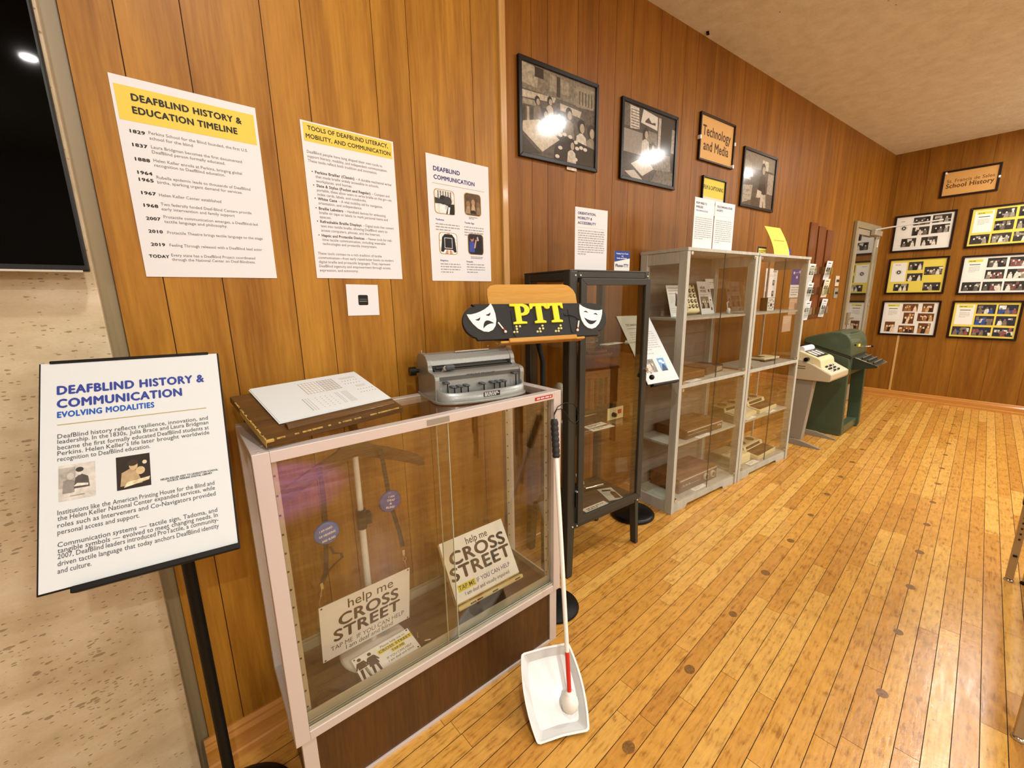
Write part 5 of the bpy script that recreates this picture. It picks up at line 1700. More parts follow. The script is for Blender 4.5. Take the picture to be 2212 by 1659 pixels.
# ------------------------------------------------------------------ dark steel and glass cabinet
def at_in(fr):
    return lambda name, label, cat, x, y, z, deg=0, group=None: thing(name, label, cat, at(fr, x, y, z, deg), group)
DWD, DD, DH = 0.533, 0.335, 1.505
t = thing('glass_cabinet', 'dark grey steel cabinet with a glass door on splayed legs behind the display case', 'cabinet', DARK)
for sx, sy in ((0, 0), (1, 0), (0, 1), (1, 1)):
    x0, x1 = (0.0, 0.05) if sx == 0 else (DWD - 0.03, DWD)
    y0, y1 = (0.0, 0.045) if sy == 0 else (DD - 0.045, DD)
    mb = MB('steel_dark', 'rubber')
    mb.box(x0, y0, 0.28, x1, y1, DH, 0.006)
    fx0, fx1 = (x0 - 0.004, x0 + 0.03) if sx == 0 else (x1 - 0.016, x1 + 0.004)
    fy0, fy1 = (y0 - 0.004, y0 + 0.034) if sy == 0 else (y1 - 0.034, y1 + 0.004)
    lo = [(fx0, fy0, 0.006), (fx1, fy0, 0.006), (fx1, fy1, 0.006), (fx0, fy1, 0.006)]
    hi = [(x0 + 0.002, y0 + 0.002, 0.284), (x1 - 0.002, y0 + 0.002, 0.284), (x1 - 0.002, y1 - 0.002, 0.284), (x0 + 0.002, y1 - 0.002, 0.284)]
    mb._add(lo + hi, [(0, 1, 5, 4), (1, 2, 6, 5), (2, 3, 7, 6), (3, 0, 4, 7), (3, 2, 1, 0)])
    mb.use(1).box(fx0 + 0.002, fy0 + 0.002, 0.0, fx1 - 0.002, fy1 - 0.002, 0.006)
    mb.obj('leg', t)
mb = MB('steel_dark')
mb.box(0.0, 0.0, DH - 0.005, DWD, DD, DH + 0.003, 0.002)
mb.box(0.05, 0.002, DH - 0.032, DWD - 0.03, 0.02, DH - 0.005, 0.002)
mb.box(0.002, 0.045, DH - 0.04, 0.02, DD - 0.045, DH - 0.005, 0.002)
mb.box(DWD - 0.02, 0.045, DH - 0.04, DWD - 0.002, DD - 0.045, DH - 0.005, 0.002)
mb.box(0.05, DD - 0.02, DH - 0.04, DWD - 0.03, DD - 0.002, DH - 0.005, 0.002)
mb.obj('top_panel', t)
mb = MB('steel_dark')
mb.box(0.01, 0.012, 0.262, DWD - 0.01, DD - 0.01, 0.298, 0.002)
mb.box(0.05, 0.003, 0.258, DWD - 0.03, 0.014, 0.288, 0.002)
mb.obj('bottom_panel', t)
door = bpy.data.objects.new('door', None)
COL.objects.link(door)
door.parent = t
mb = MB('steel_dark')
mb.ring(0.053, 0.29, DWD - 0.005, DH - 0.034, 0.036, -0.016, -0.001, 0.002, 0.03, 0.034)
mb.obj('door_frame', door)
mb = MB('pane_smoke')
mb.box(0.087, -0.008, 0.322, DWD - 0.039, -0.005, DH - 0.062)
mb.obj('door_glass', door)
mb = MB('chrome', 'black_plastic')
mb.cyl((DWD - 0.02, -0.016, 1.015), (DWD - 0.02, -0.03, 1.015), 0.009, seg=16).tube([(DWD - 0.02, -0.03, 1.015), (DWD - 0.012, -0.045, 1.008), (DWD - 0.004, -0.046, 0.995)], 0.003, 8)
mb.use(1).ball((DWD - 0.0, -0.046, 0.975), 0.014, 14)
mb.obj('lock', door)
for z in (0.42, 1.3):
    mb = MB('black_plastic', 'screw')
    mb.box(0.043, -0.012, z - 0.04, 0.053, -0.002, z + 0.04, 0.002)
    mb.use(1).box(0.046, -0.014, z + 0.04, 0.055, -0.002, z + 0.046)
    mb.obj('hinge', door)
for i, (x0, y0, x1, y1) in enumerate(((0.008, 0.045, 0.011, DD - 0.045), (DWD - 0.011, 0.045, DWD - 0.008, DD - 0.045))):
    mb = MB('pane_smoke')
    mb.box(x0, y0, 0.298, x1, y1, DH - 0.04)
    mb.obj('side_pane', t)
for z in (0.727, 1.152):
    mb = MB('pane')
    mb.box(0.03, 0.02, z, DWD - 0.03, DD - 0.02, z + 0.006)
    mb.obj('shelf', t)
for x, z in ((0.032, DH - 0.022), (0.062, DH - 0.022), (DWD - 0.014, DH - 0.022), (0.032, 0.275), (0.062, 0.272), (DWD - 0.014, 0.272)):
    mb = MB('screw')
    mb.ball((x, -0.001, z), 0.0048, 10)
    mb.obj('screw', t)
D_ = at_in(DARK)
# things standing on it
mb = None
def heading(p, rows, x, z, step, size, widths, col=NVY, bold=0.03):
    for i, s in enumerate(rows):
        p.text(s, x, z - i * step, size, col, 1, widths[i], bold=bold, res=3)
def d_orient(p, w, h):
    heading(p, ('ORIENTATION,', 'MOBILITY &', 'ACCESSIBILITY'), -0.087, 0.108, 0.0205, 0.0155, (0.112, 0.088, 0.113))
    p.rect(-0.09, 0.052, 0.085, 0.053, '#b9b7ad', 1)
    p.lines(-0.085, 0.085, 0.037, 0.0042, 11, 0.0102, '#9d9b98', 1, 3, 0.3)
leaflet('standing_sheet', 'white Orientation, Mobility and Accessibility sheet standing on the dark cabinet', 'sheet', at(DARK, 0.2, 0.075, 1.508 + 0.138), 0.207, 0.276, 'paper', d_orient)
def d_tty(p, w, h):
    p.rect(-w / 2, -h / 2, w / 2, h / 2, '#e9e8e0', 0.5)
    p.poly([(-w / 2, -0.003), (w / 2, 0.016), (w / 2, h / 2), (-w / 2, h / 2)], '#22408f', 1)
    p.text('Keeping You In Touch', 0, 0.034, 0.009, '#e8ecf5', 2, 0.085, 'C', 0.03)
    p.text('with', 0, 0.023, 0.008, '#e8ecf5', 2, 0.014, 'C', 0.03)
    p.text('Family and Friends...', 0.0, 0.012, 0.009, '#e8ecf5', 2, 0.078, 'C', 0.03)
    p.text('Phone-TTY', 0, -0.027, 0.021, '#1c2c62', 2, 0.094, 'C', 0.03, 3, 0.0)
leaflet('card', 'blue and white Phone-TTY card standing on the dark cabinet', 'card', at(DARK, 0.415, 0.075, 1.508 + 0.05), 0.112, 0.1, 'paper', d_tty)
# things inside
t = D_('sound_lamp_box', 'cream faced metal box with a knob and red switch on the dark cabinet shelf', 'device', 0.373, 0.1, 0.7335)
mb = MB('smoke_plastic')
mb.box(0.0, 0.004, 0.002, 0.118, 0.09, 0.064, 0.003)
mb.obj('housing', t)
mb = MB('cream_plastic')
mb.box(-0.002, -0.001, 0.001, 0.12, 0.004, 0.067, 0.001)
mb.obj('front_plate', t)
mb = MB('black_plastic', 'chrome')
mb.cyl((0.04, -0.001, 0.03), (0.04, -0.02, 0.03), 0.013, 0.011, 20)
mb.use(1).cyl((0.04, -0.02, 0.03), (0.04, -0.021, 0.03), 0.009, seg=20)
mb.obj('knob', t)
mb = MB('red_plastic')
mb.box(0.075, -0.006, 0.03, 0.1, -0.001, 0.052, 0.001)
mb.obj('switch', t)
t = D_('cassette_player', 'low black player with silver edge on the dark cabinet shelf, left of the cream box', 'device', 0.2, 0.14, 0.7335)
mb = MB('black_satin')
mb.box(0, 0, 0, 0.13, 0.13, 0.055, 0.006)
mb.obj('body', t)
mb = MB('chrome')
mb.box(0.01, -0.002, 0.04, 0.12, 0.0, 0.044)
mb.box(0.02, 0.03, 0.055, 0.12, 0.034, 0.057)
mb.obj('trim', t)
t = D_('signal_bell', 'white bell shaped light on a white foot in the dark cabinet, seen through its side', 'lamp', 0.09, 0.17, 0.7335)
mb = MB('white_plastic')
mb.lathe((0, 0, 0), [(0.001, 0), (0.035, 0), (0.035, 0.01), (0.012, 0.02), (0.012, 0.1), (0.02, 0.105), (0.034, 0.15), (0.036, 0.19), (0.028, 0.22), (0.012, 0.235), (0.001, 0.237)], 28)
mb.obj('body', t)
t = D_('white_cup', 'small white cup on the middle shelf of the dark cabinet near its side', 'cup', 0.055, 0.085, 0.7335)
mb = MB('white_plastic')
mb.lathe((0, 0, 0), [(0.001, 0), (0.022, 0.0), (0.03, 0.06), (0.028, 0.06), (0.021, 0.004), (0.001, 0.004)], 24)
mb.obj('cup', t)
t = D_('wooden_box', 'brown wooden box with an eight sided lid on legs inside the dark cabinet', 'box', 0.415, 0.245, 0.7335)
mb = MB('rack_wood')
oc = [(-0.115, -0.035), (-0.07, -0.072), (0.05, -0.072), (0.1, -0.035), (0.1, 0.03), (0.05, 0.065), (-0.07, 0.065), (-0.115, 0.03)]
mb.prism(oc, 0.338, 0.352, 0.003, 'XY')
mb.prism([(x * 0.7, y * 0.7) for x, y in oc], 0.352, 0.368, 0.004, 'XY')
mb.obj('lid', t)
mb = MB('rack_wood')
mb.prism([(x * 0.88, y * 0.88) for x, y in oc], 0.22, 0.338, 0.002, 'XY')
mb.obj('chest', t)
for x, y in ((-0.07, -0.04), (0.06, -0.04), (-0.07, 0.04), (0.06, 0.04)):
    mb = MB('rack_wood')
    mb.box(x - 0.011, y - 0.011, 0.0, x + 0.011, y + 0.011, 0.22, 0.002)
    mb.obj('leg', t)
TC = 'paper captions in the dark cabinet'
for lab, x, y, z, w, d, deg in (('white caption strip at the edge of the dark cabinet\'s top glass shelf', 0.315, 0.036, 1.1595, 0.13, 0.045, 4), ('plain white caption strip on the dark cabinet\'s lower glass shelf', 0.262, 0.085, 0.7345, 0.14, 0.04, 2),
                             ('printed caption strip at the very edge of the dark cabinet\'s lower glass shelf', 0.258, 0.032, 0.7345, 0.15, 0.032, -2), ('caption strip on the dark cabinet floor behind the door', 0.238, 0.045, 0.2995, 0.165, 0.04, 0)):
    mb = MB('card_white')
    mb.box(-w / 2, -d / 2, 0, w / 2, d / 2, 0.0015)
    o = mb.obj('caption_card')
    o.matrix_world = at(DARK, x, y, z, deg)
    tag(o, lab, 'caption card', TC)
    p = Print()
    p.lines(-w * 0.38, w * 0.38, 0.002, 0.006, 2 if d > 0.039 else 1, 0.012, '#55544f', 1, int(x * 99))
    q = p.obj('print', o)
    q.matrix_local = Matrix.Translation((0, 0, 0.0015)) @ Matrix.Rotation(R(-90), 4, 'X')
mb = MB('paper')
mb.box(-0.045, -0.07, 0, 0.045, 0.07, 0.0015)
o = mb.obj('picture_card')
o.matrix_world = at(DARK, 0.41, 0.1, 0.2995, -18)
tag(o, 'white card with a drawing of a dark telephone receiver on the dark cabinet floor', 'card')
p = Print()
p.poly([(0.0, -0.055), (0.035, -0.06), (0.038, 0.01), (0.02, 0.03), (0.005, 0.01)], '#4a3524', 1)
p.poly([(-0.025, 0.035), (0.02, 0.03), (0.03, 0.045), (-0.02, 0.055), (-0.034, 0.042)], '#2f2d2b', 1.5)
p.lines(-0.038, -0.006, 0.015, 0.002, 8, 0.008, '#b9b9b2', 1, 2)
q = p.obj('print', o)
q.matrix_local = Matrix.Translation((0, 0, 0.0015)) @ Matrix.Rotation(R(-90), 4, 'X')
mb = MB('paper')
mb.box(-0.04, 0, 0, 0.04, 0.0015, 0.09)
o = mb.obj('folded_sheet')
o.matrix_world = at(DARK, 0.35, 0.265, 0.2995, 24) @ Matrix.Rotation(R(-14), 4, 'X')
tag(o, 'blank white sheet propped at the back of the dark cabinet floor', 'sheet')
mb = MB('chrome')
mb.cyl((-0.06, 0, 0.011), (0.06, 0, 0.011), 0.011, seg=20)
o = mb.obj('metal_rod')
o.matrix_world = at(DARK, 0.39, 0.205, 0.299, -12)
tag(o, 'short silver metal rod lying on the dark cabinet floor', 'rod')
t = D_('clear_tubing', 'loops of clear tubing on the top shelf of the dark cabinet', 'tubing', 0.27, 0.18, 1.1585)
for r, z, tl in ((0.055, 0.006, 0.3), (0.05, 0.014, -0.2), (0.06, 0.03, 0.5)):
    mb = MB('clear_tube')
    mb.tube([(r * 1.5 * math.cos(a * math.pi / 12), r * math.sin(a * math.pi / 12), z + 0.01 * (1 + math.sin(a * math.pi / 12 + tl))) for a in range(24)], 0.005, 8, closed=True)
    mb.obj('loop', t)

# ------------------------------------------------------------------ the two pale grey cabinets
GW, GD, GH = 0.802, 0.325, 1.652
def grey_cabinet(fr, label, solid_back, deep=GD):
    t = thing('glass_front_cabinet', label, 'cabinet', fr, 'pale grey glass fronted cabinets')
    for x0 in (0.0, GW - 0.03):
        for y0, y1 in ((0.0, 0.05), (deep - 0.05, deep)):
            mb = MB('cabinet_grey')
            slim = y0 > 0.1 and not solid_back
            mb.box(x0 + (0.009 if slim else 0), y1 - 0.014 if slim else y0, 0.0, x0 + (0.021 if slim else 0.03), y1, GH - 0.018, 0.0012)
            mb.obj('post', t)
        mb = MB('cabinet_grey')
        mb.box(x0 + 0.004, 0.05, GH - 0.085, x0 + 0.026, deep - 0.05, GH - 0.018, 0.001)
        mb.obj('side_rail', t)
        mb = MB('cabinet_grey')
        mb.box(x0 + 0.002, 0.05, 0.0, x0 + 0.028, deep - 0.05, 0.075, 0.001)
        mb.obj('side_rail', t)
        mb = MB('pane')
        mb.box(x0 + 0.013, 0.05, 0.075, x0 + 0.017, deep - 0.05, GH - 0.085)
        mb.obj('side_pane', t)
    mb = MB('cabinet_grey')
    mb.box(-0.002, -0.004, GH - 0.018, GW + 0.002, deep + 0.002, GH, 0.001)
    mb.obj('top_board', t)
    for z, th, y0 in ((1.236, 0.015, 0.035), (0.829, 0.023, 0.0), (0.438, 0.014, 0.03)):
        mb = MB('cabinet_grey')
        mb.box(0.03, y0, z, GW - 0.03, deep - 0.012, z + th, 0.001)
        mb.obj('shelf', t)
    mb = MB('cabinet_grey')
    mb.box(0.03, 0.012, 0.06, GW - 0.03, deep - 0.012, 0.075, 0.001)
    mb.obj('bottom_board', t)
    mb = MB('cabinet_grey')
    mb.prism([(0.03, 0.0), (0.17, 0.0), (0.185, 0.022), (GW - 0.185, 0.022), (GW - 0.17, 0.0), (GW - 0.03, 0.0), (GW - 0.03, 0.06), (0.03, 0.06)], 0.008, 0.026, 0.001)
    mb.obj('kick_board', t)
    if solid_back:
        mb = MB('cabinet_back')
        for i in range(9):
            mb.box(0.03, deep - 0.01, 0.075 + i * 0.173, GW - 0.03, deep - 0.004, 0.075 + (i + 1) * 0.173 - 0.001)
        mb.obj('back_panel', t)
    for x0, x1 in ((0.032, 0.4), (0.4025, GW - 0.032)):
        for z0, z1 in ((0.855, GH - 0.021), (0.078, 0.827)):
            d = bpy.data.objects.new('door', None)
            COL.objects.link(d)
            d.parent = t
            mb = MB('pane')
            mb.box(x0, 0.003, z0, x1, 0.0075, z1)
            mb.mats.append(M['dark_edge'])
            xe = x1 if x0 < 0.2 else x0
            mb.use(1).box(xe - 0.0008, 0.003, z0, xe + 0.0008, 0.0076, z1)
            mb.obj('door_glass', d)
            mb = MB('chrome')
            xc = x0 + 0.012 if x0 < 0.2 else x1 - 0.012
            for zc in (z0 + 0.01, z1 - 0.01):
                mb.box(xc - 0.01, -0.002, zc - 0.009, xc + 0.01, 0.012, zc + 0.009, 0.001)
            mb.obj('hinge', d)
    return t
grey_cabinet(CABA, 'pale grey glass fronted cabinet with a grey back, nearer of the pair', True)
grey_cabinet(CABB, 'pale grey glass fronted cabinet without a back, farther of the pair', False, 0.3)
A_in, B_in = at_in(CABA), at_in(CABB)
# flat sheets on top
def d_wired(p, w, h):
    heading(p, ('FROM WIRED TO', 'WIRELESS'), -0.088, 0.105, 0.0205, 0.0165, (0.108, 0.07), '#2d3350')
    p.text('TELECOMMUNICATIONS', -0.088, 0.066, 0.012, '#5a5fa8', 1, 0.125, bold=0.02)
    p.lines(-0.088, 0.088, 0.03, 0.0045, 11, 0.0115, '#a3a3a1', 1, 8, 0.5)
def d_tele(p, w, h):
    heading(p, ('TELECOMMUNICATIONS', '& ALERTS'), -0.088, 0.105, 0.0205, 0.0165, (0.165, 0.064), '#2d3350')
    p.rect(-0.088, 0.058, 0.088, 0.059, '#b9b7ad', 1)
    p.lines(-0.088, 0.088, 0.03, 0.0045, 12, 0.0115, '#a3a3a1', 1, 9, 0.3)
leaflet('standing_sheet', 'white From Wired to Wireless sheet standing on the nearer grey cabinet', 'sheet', at(CABA, 0.182, 0.03, GH + 0.1395, 1), 0.205, 0.278, 'paper', d_wired)
leaflet('standing_sheet', 'white Telecommunications and Alerts sheet standing on the nearer grey cabinet', 'sheet', at(CABA, 0.402, 0.031, GH + 0.139, -1), 0.213, 0.277, 'paper', d_tele)
mb = MB('paper_yellow')
vs, fs = [], []
for i in range(9):
    v = i / 8
    y = 0.085 * v ** 1.4
    z = 0.212 * v * (1 - 0.04 * v)
    vs += [(-0.112, y, z), (0.112, y - 0.004, z), (0.112, y - 0.0028, z), (-0.112, y + 0.0012, z)]
for i in range(8):
    a, b = i * 4, i * 4 + 4
    fs += [(a, a + 1, b + 1, b), (a + 2, a + 3, b + 3, b + 2), (a + 1, a + 2, b + 2, b + 1), (a + 3, a, b, b + 3)]
fs += [(3, 2, 1, 0), (32, 33, 34, 35)]
mb._add(vs, fs)
o = mb.obj('standing_sheet')
o.matrix_world = at(CABB, 0.365, 0.022, GH + 0.0005)
tag(o, 'yellow sheet curling backwards on the farther grey cabinet', 'sheet')
p = Print()
p.text('TELECOMMUNICATIONS', 0, 0.0, 0.012, '#7d6a1c', 1, 0.16, 'C', 0.03)
q = p.obj('print', o)
q.matrix_local = Matrix.Translation((0.0, 0.0245, 0.1)) @ Matrix.Rotation(R(-32), 4, 'X')
def d_ybox(p, w, h):
    p.rect(-w / 2, -h / 2, w / 2, h / 2, '#2a2220', 0.5)
    p.rect(-w / 2 + 0.02, -h / 2, w / 2, h * 0.3, '#e0cf55', 1)
    p.lines(-w * 0.3, w * 0.45, 0.0, 0.004, 2, 0.01, '#5e5626', 2, 2)
leaflet('low_card', 'low black and yellow card behind the yellow sheet on the farther grey cabinet', 'card', at(CABB, 0.21, 0.09, GH + 0.0295, 0), 0.13, 0.058, 'paper', d_ybox)
def d_blue(p, w, h):
    p.rect(-w / 2, -h / 2, w / 2, h / 2, '#2437a6', 0.5)
    p.lines(-w * 0.4, w * 0.3, h * 0.15, 0.006, 3, 0.013, '#d5daf0', 1, 4)
leaflet('low_card', 'small blue card behind the yellow sheet on the farther grey cabinet', 'card', at(CABB, 0.585, 0.09, GH + 0.0295, 0), 0.15, 0.058, 'paper', d_blue)
# nearer cabinet, top shelf
def d_fly(p, w, h):
    for i in range(3):
        p.rect(-w * 0.4, h * (0.4 - 0.09 * i), w * (0.4 - 0.1 * i), h * (0.425 - 0.09 * i), '#c3a59a', 1)
    p.lines(-w * 0.4, w * 0.0, h * 0.12, 0.004, 5, 0.009, '#c9c6bd', 1, 1)
    p.poly([(-0.012, -0.03), (0.03, -0.045), (0.05, -0.02), (0.02, -0.01), (0.028, 0.05), (0.018, 0.055), (0.005, 0.005)], '#3a2724', 1)
    p.rect(0.022, 0.0, 0.062, 0.042, '#4c3b38', 1.5)
    p.lines(0.025, 0.06, 0.033, 0.003, 4, 0.009, '#d9d2cc', 2, 5)
    p.lines(-w * 0.4, w * 0.3, -h * 0.25, 0.003, 4, 0.012, '#c3c3bd', 1, 7)
    p.oval(0.05, -h * 0.28, 0.014, 0.016, '#8b8a86', 1)
    p.oval(0.05, -h * 0.28, 0.01, 0.012, '#efeee8', 2)
leaflet('leaflet', 'white leaflet with a telephone drawing leaning on the nearer cabinet\'s top shelf', 'leaflet', at(CABA, 0.172, 0.18, 1.2515 + 0.099, 6) @ Matrix.Rotation(R(-14), 4, 'X'), 0.165, 0.2, 'paper', d_fly)
PH = at(CABA, 0.355, 0.185, 1.2665, -4) @ Matrix.Rotation(R(-20), 4, 'X')
t = thing('big_button_telephone', 'cream big button telephone propped upright on the nearer cabinet\'s top shelf', 'telephone', at(CABA, 0.355, 0.185, 1.2515, -4))
INV = t.matrix_world.inverted()
mb = MB('ivory_plastic')
mb.box(-0.09, 0.0, 0.004, 0.11, 0.045, 0.2, 0.012)
place(mb.obj('body', t), PH)
mb = MB('ivory_plastic')
mb.tube([(-0.065, -0.028, 0.03), (-0.065, -0.034, 0.1), (-0.065, -0.028, 0.18)], [0.017, 0.013, 0.017], 14)
mb.box(-0.085, -0.032, 0.012, -0.045, 0.004, 0.05, 0.01)
mb.box(-0.085, -0.032, 0.16, -0.045, 0.004, 0.198, 0.01)
place(mb.obj('handset', t), PH)
for i in range(3):
    for j in range(4):
        mb = MB('smoke_plastic', 'white_plastic')
        x, z = 0.005 + i * 0.038, 0.155 - j * 0.036
        mb.lathe((x, 0.001, z), [(0.001, -0.006), (0.012, -0.0055), (0.0145, -0.003), (0.0145, 0.0)], 18, 'Y')
        mb.use(1).box(x - 0.004, -0.0056, z - 0.005, x + 0.004, -0.0051, z + 0.005)
        place(mb.obj('key', t), PH)
mb = MB('black_plastic')
mb.lathe((0.08, 0.001, 0.188), [(0.001, -0.004), (0.007, -0.004), (0.008, 0.0)], 14, 'Y')
place(mb.obj('speaker_button', t), PH)
def d_hear(p, w, h):
    p.text('HEAR', -0.02, 0.062, 0.026, '#5b3b33', 1, 0.066, 'C', 0.03)
    p.text('MORE', -0.018, 0.038, 0.026, '#5b3b33', 1, 0.072, 'C', 0.03)
    p.lines(-w * 0.4, w * 0.2, 0.02, 0.004, 2, 0.01, '#a89b90', 1, 3)
    p.photo(-w * 0.42, -0.075, w * 0.22, 0.008, ['#6f6a58', '#a39d8a', '#2f2b24', '#cfc9b8', '#d9d3c4'], 1, 8, 9)
    p.rect(w * 0.3, -0.09, w * 0.42, -0.012, '#2f2b26', 1)
    p.rect(w * 0.32, -0.07, w * 0.4, -0.02, '#d8d3c6', 2)
    p.rect(w * 0.28, 0.04, w * 0.4, 0.06, '#3a3632', 1)
leaflet('leaflet', 'white Hear More leaflet leaning on the nearer cabinet\'s top shelf', 'leaflet', at(CABA, 0.6, 0.235, 1.2515 + 0.112, 3) @ Matrix.Rotation(R(-14), 4, 'X'), 0.17, 0.23, 'paper', d_hear)
t = A_in('ear_hook_receiver', 'small white ear hook receiver standing on the nearer cabinet\'s top shelf, right end', 'receiver', 0.71, 0.12, 1.2545)
mb = MB('white_plastic')
mb.tube([(0.02, 0, 0.0), (0.0, 0, 0.0012), (-0.02, 0, 0.03), (-0.035, 0, 0.075), (-0.012, 0, 0.078)], 0.0025, 8)
mb.obj('hook', t)
mb = MB('white_plastic')
mb.lathe((-0.006, 0, 0.0), [(0.001, 0.0), (0.01, 0.004), (0.013, 0.02), (0.009, 0.034), (0.001, 0.037)], 18)
mb.obj('earpiece', t)
# the other shelves of the nearer cabinet
t = A_in('receiver_box', 'dark walnut box on the nearer cabinet\'s third shelf up, left one', 'box', 0.1, 0.06, 0.853)
mb = MB('device_walnut')
mb.box(0, 0, 0, 0.27, 0.2, 0.05, 0.004)
mb.obj('case', t)
t = A_in('receiver_box', 'charcoal player box behind the walnut box on the nearer cabinet\'s third shelf up', 'box', 0.42, 0.08, 0.853, 6)
mb = MB('smoke_plastic')
mb.box(0, 0, 0, 0.25, 0.17, 0.05, 0.004)
mb.obj('case', t)
mb = MB('pedestal_grey')
mb.box(0.13, -0.002, 0.01, 0.23, 0.0, 0.04, 0.001)
mb.obj('front_panel', t)
def tuner(name, label, x, y, z, w, d, h, dials):
    t = A_in(name, label, 'receiver', x, y, z)
    mb = MB('device_walnut')
    mb.box(0, 0.0, 0.0, w, d, h, 0.003)
    mb.box(0.03, d, 0.01, w * 0.3, d + 0.03, h * 0.75, 0.002)
    mb.obj('case', t)
    mb = MB('receiver_front', 'silver_paint')
    mb.box(0.006, -0.002, 0.008, w - 0.006, 0.0, h - 0.008)
    mb.use(1).box(0.006, -0.005, h - 0.014, w - 0.006, 0.0, h - 0.008)
    mb.box(0.02, -0.003, h * 0.42, w * 0.55, -0.0015, h * 0.42 + 0.002)
    mb.obj('front_panel', t)
    for i, (u, r) in enumerate(dials):
        mb = MB('silver_paint', 'brown_plastic')
        mb.cyl((w * u, -0.002, h * 0.5), (w * u, -0.014, h * 0.5), r, r * 0.92, 24)
        mb.use(1).cyl((w * u, -0.014, h * 0.5), (w * u, -0.015, h * 0.5), r * 0.7, seg=24)
        mb.obj('dial', t)
    return t
tuner('caption_receiver', 'brown wooden caption receiver with a silver edge on the nearer cabinet\'s second shelf', 0.19, 0.05, 0.4525, 0.43, 0.23, 0.066, ((0.86, 0.008), (0.92, 0.008)))
tuner('caption_receiver', 'large brown receiver with two silver dials on the nearer cabinet\'s bottom board', 0.155, 0.055, 0.0755, 0.455, 0.23, 0.1, ((0.68, 0.025), (0.86, 0.025), (0.1, 0.006), (0.17, 0.006), (0.24, 0.006)))
CC = 'paper captions in the grey cabinets'
def cap(label, fr, x, y, z, w, d, deg=0, up=False):
    mb = MB('card_white')
    mb.box(-w / 2, -d / 2, 0, w / 2, d / 2, 0.0015)
    o = mb.obj('caption_card')
    o.matrix_world = at(fr, x, y, z, deg) @ (Matrix.Rotation(R(80), 4, 'X') if up else Matrix.Identity(4))
    tag(o, label, 'caption card', CC)
    p = Print()
    p.lines(-w * 0.38, w * 0.3, 0.006, 0.005, 2, 0.012, '#9a9992', 1, int(x * 99))
    q = p.obj('print', o)
    q.matrix_local = Matrix.Translation((0, 0, 0.0015)) @ Matrix.Rotation(R(-90), 4, 'X')
cap('caption card before the walnut box in the nearer grey cabinet', CABA, 0.2, 0.035, 0.8535, 0.14, 0.04, 3)
cap('caption card before the silver edged receiver in the nearer grey cabinet', CABA, 0.36, 0.0345, 0.4535, 0.15, 0.035)
cap('caption card before the two dial receiver in the nearer grey cabinet', CABA, 0.36, 0.034, 0.0765, 0.15, 0.035)
cap('white caption card stuck up on the nearer grey cabinet\'s back panel', CABA, 0.735, 0.286, 1.46, 0.13, 0.07, 0, True)
# farther cabinet
t = B_in('desk_speaker', 'small black box with a speckled white face on the farther cabinet\'s top shelf', 'speaker', 0.42, 0.11, 1.2515, -6)
mb = MB('black_plastic')
mb.box(0, 0.002, 0, 0.11, 0.06, 0.1, 0.006)
mb.obj('body', t)
mb = MB('white_plastic', 'black_plastic')
mb.box(0.002, -0.001, 0.001, 0.09, 0.002, 0.098, 0.001)
mb.use(1).cyl((0.046, -0.001, 0.045), (0.046, -0.003, 0.045), 0.012, seg=16)
for a in range(9):
    mb.cyl((0.046 + 0.034 * math.cos(a * 0.7), -0.001, 0.05 + 0.034 * math.sin(a * 0.7)), (0.046 + 0.034 * math.cos(a * 0.7), -0.002, 0.05 + 0.034 * math.sin(a * 0.7)), 0.005, seg=8)
mb.obj('face', t)
t = B_in('notepad_device', 'flat white device with a dark screen on the farther cabinet\'s middle shelf', 'device', 0.49, 0.12, 0.853, -4)
mb = MB('cream_plastic')
mb.box(0, 0, 0.008, 0.22, 0.13, 0.024, 0.004)
mb.obj('body', t)
mb = MB('smoke_plastic')
mb.box(0.02, 0.05, 0.024, 0.1, 0.12, 0.027, 0.001)
mb.obj('screen', t)
mb = MB('black_plastic')
mb.box(-0.03, -0.02, 0.0, 0.12, 0.02, 0.008, 0.002)
mb.obj('battery_pack', t)
def teletypewriter(label, x, y, z, w, d, brown, deg=0):
    t = B_in('teletypewriter', label, 'teletypewriter', x, y, z, deg, 'cream teletypewriters in the farther cabinet')
    mb = MB('ivory_plastic')
    mb.prism([(0.0, 0.0), (0.0, 0.03), (d * 0.45, 0.045), (d * 0.5, 0.075), (d, 0.082), (d, 0.0)], 0.0, w, 0.004, 'YZ')
    mb.obj('body', t)
    mb = MB(brown)
    mb.prism([(0.008, 0.0325), (0.01, 0.037), (d * 0.42, 0.05), (d * 0.43, 0.0455)], 0.015, w - 0.015, 0.001, 'YZ')
    mb.obj('keyboard', t)
    mb = MB('smoke_plastic')
    mb.prism([(d * 0.47, 0.052), (d * 0.495, 0.073), (d * 0.485, 0.074), (d * 0.46, 0.053)], 0.03, w - 0.05, 0, 'YZ')
    mb.obj('display', t)
    for q in (0.25, 0.72):
        mb = MB('brown_plastic')
        mb.lathe((w * q, d * 0.76, 0.0785), [(0.001, 0.003), (0.022, 0.003), (0.03, 0.009), (0.033, 0.008), (0.033, 0.0)], 24)
        mb.obj('handset_cup', t)
teletypewriter('cream teletypewriter with pale keys, left on the farther cabinet\'s second shelf', 0.045, 0.07, 0.4525, 0.3, 0.21, 'beige_keys')
teletypewriter('cream teletypewriter with brown keys, right on the farther cabinet\'s second shelf', 0.375, 0.06, 0.4525, 0.3, 0.21, 'brown_plastic', 2)
teletypewriter('cream teletypewriter with brown keys on the farther cabinet\'s bottom board', 0.36, 0.03, 0.0755, 0.33, 0.23, 'brown_plastic', 3)
t = B_in('adding_machine', 'pale yellow box shaped machine, left on the farther cabinet\'s bottom board', 'device', 0.06, 0.06, 0.0755)
mb = MB('cream_plastic')
mb.box(0, 0, 0, 0.24, 0.21, 0.075, 0.012)
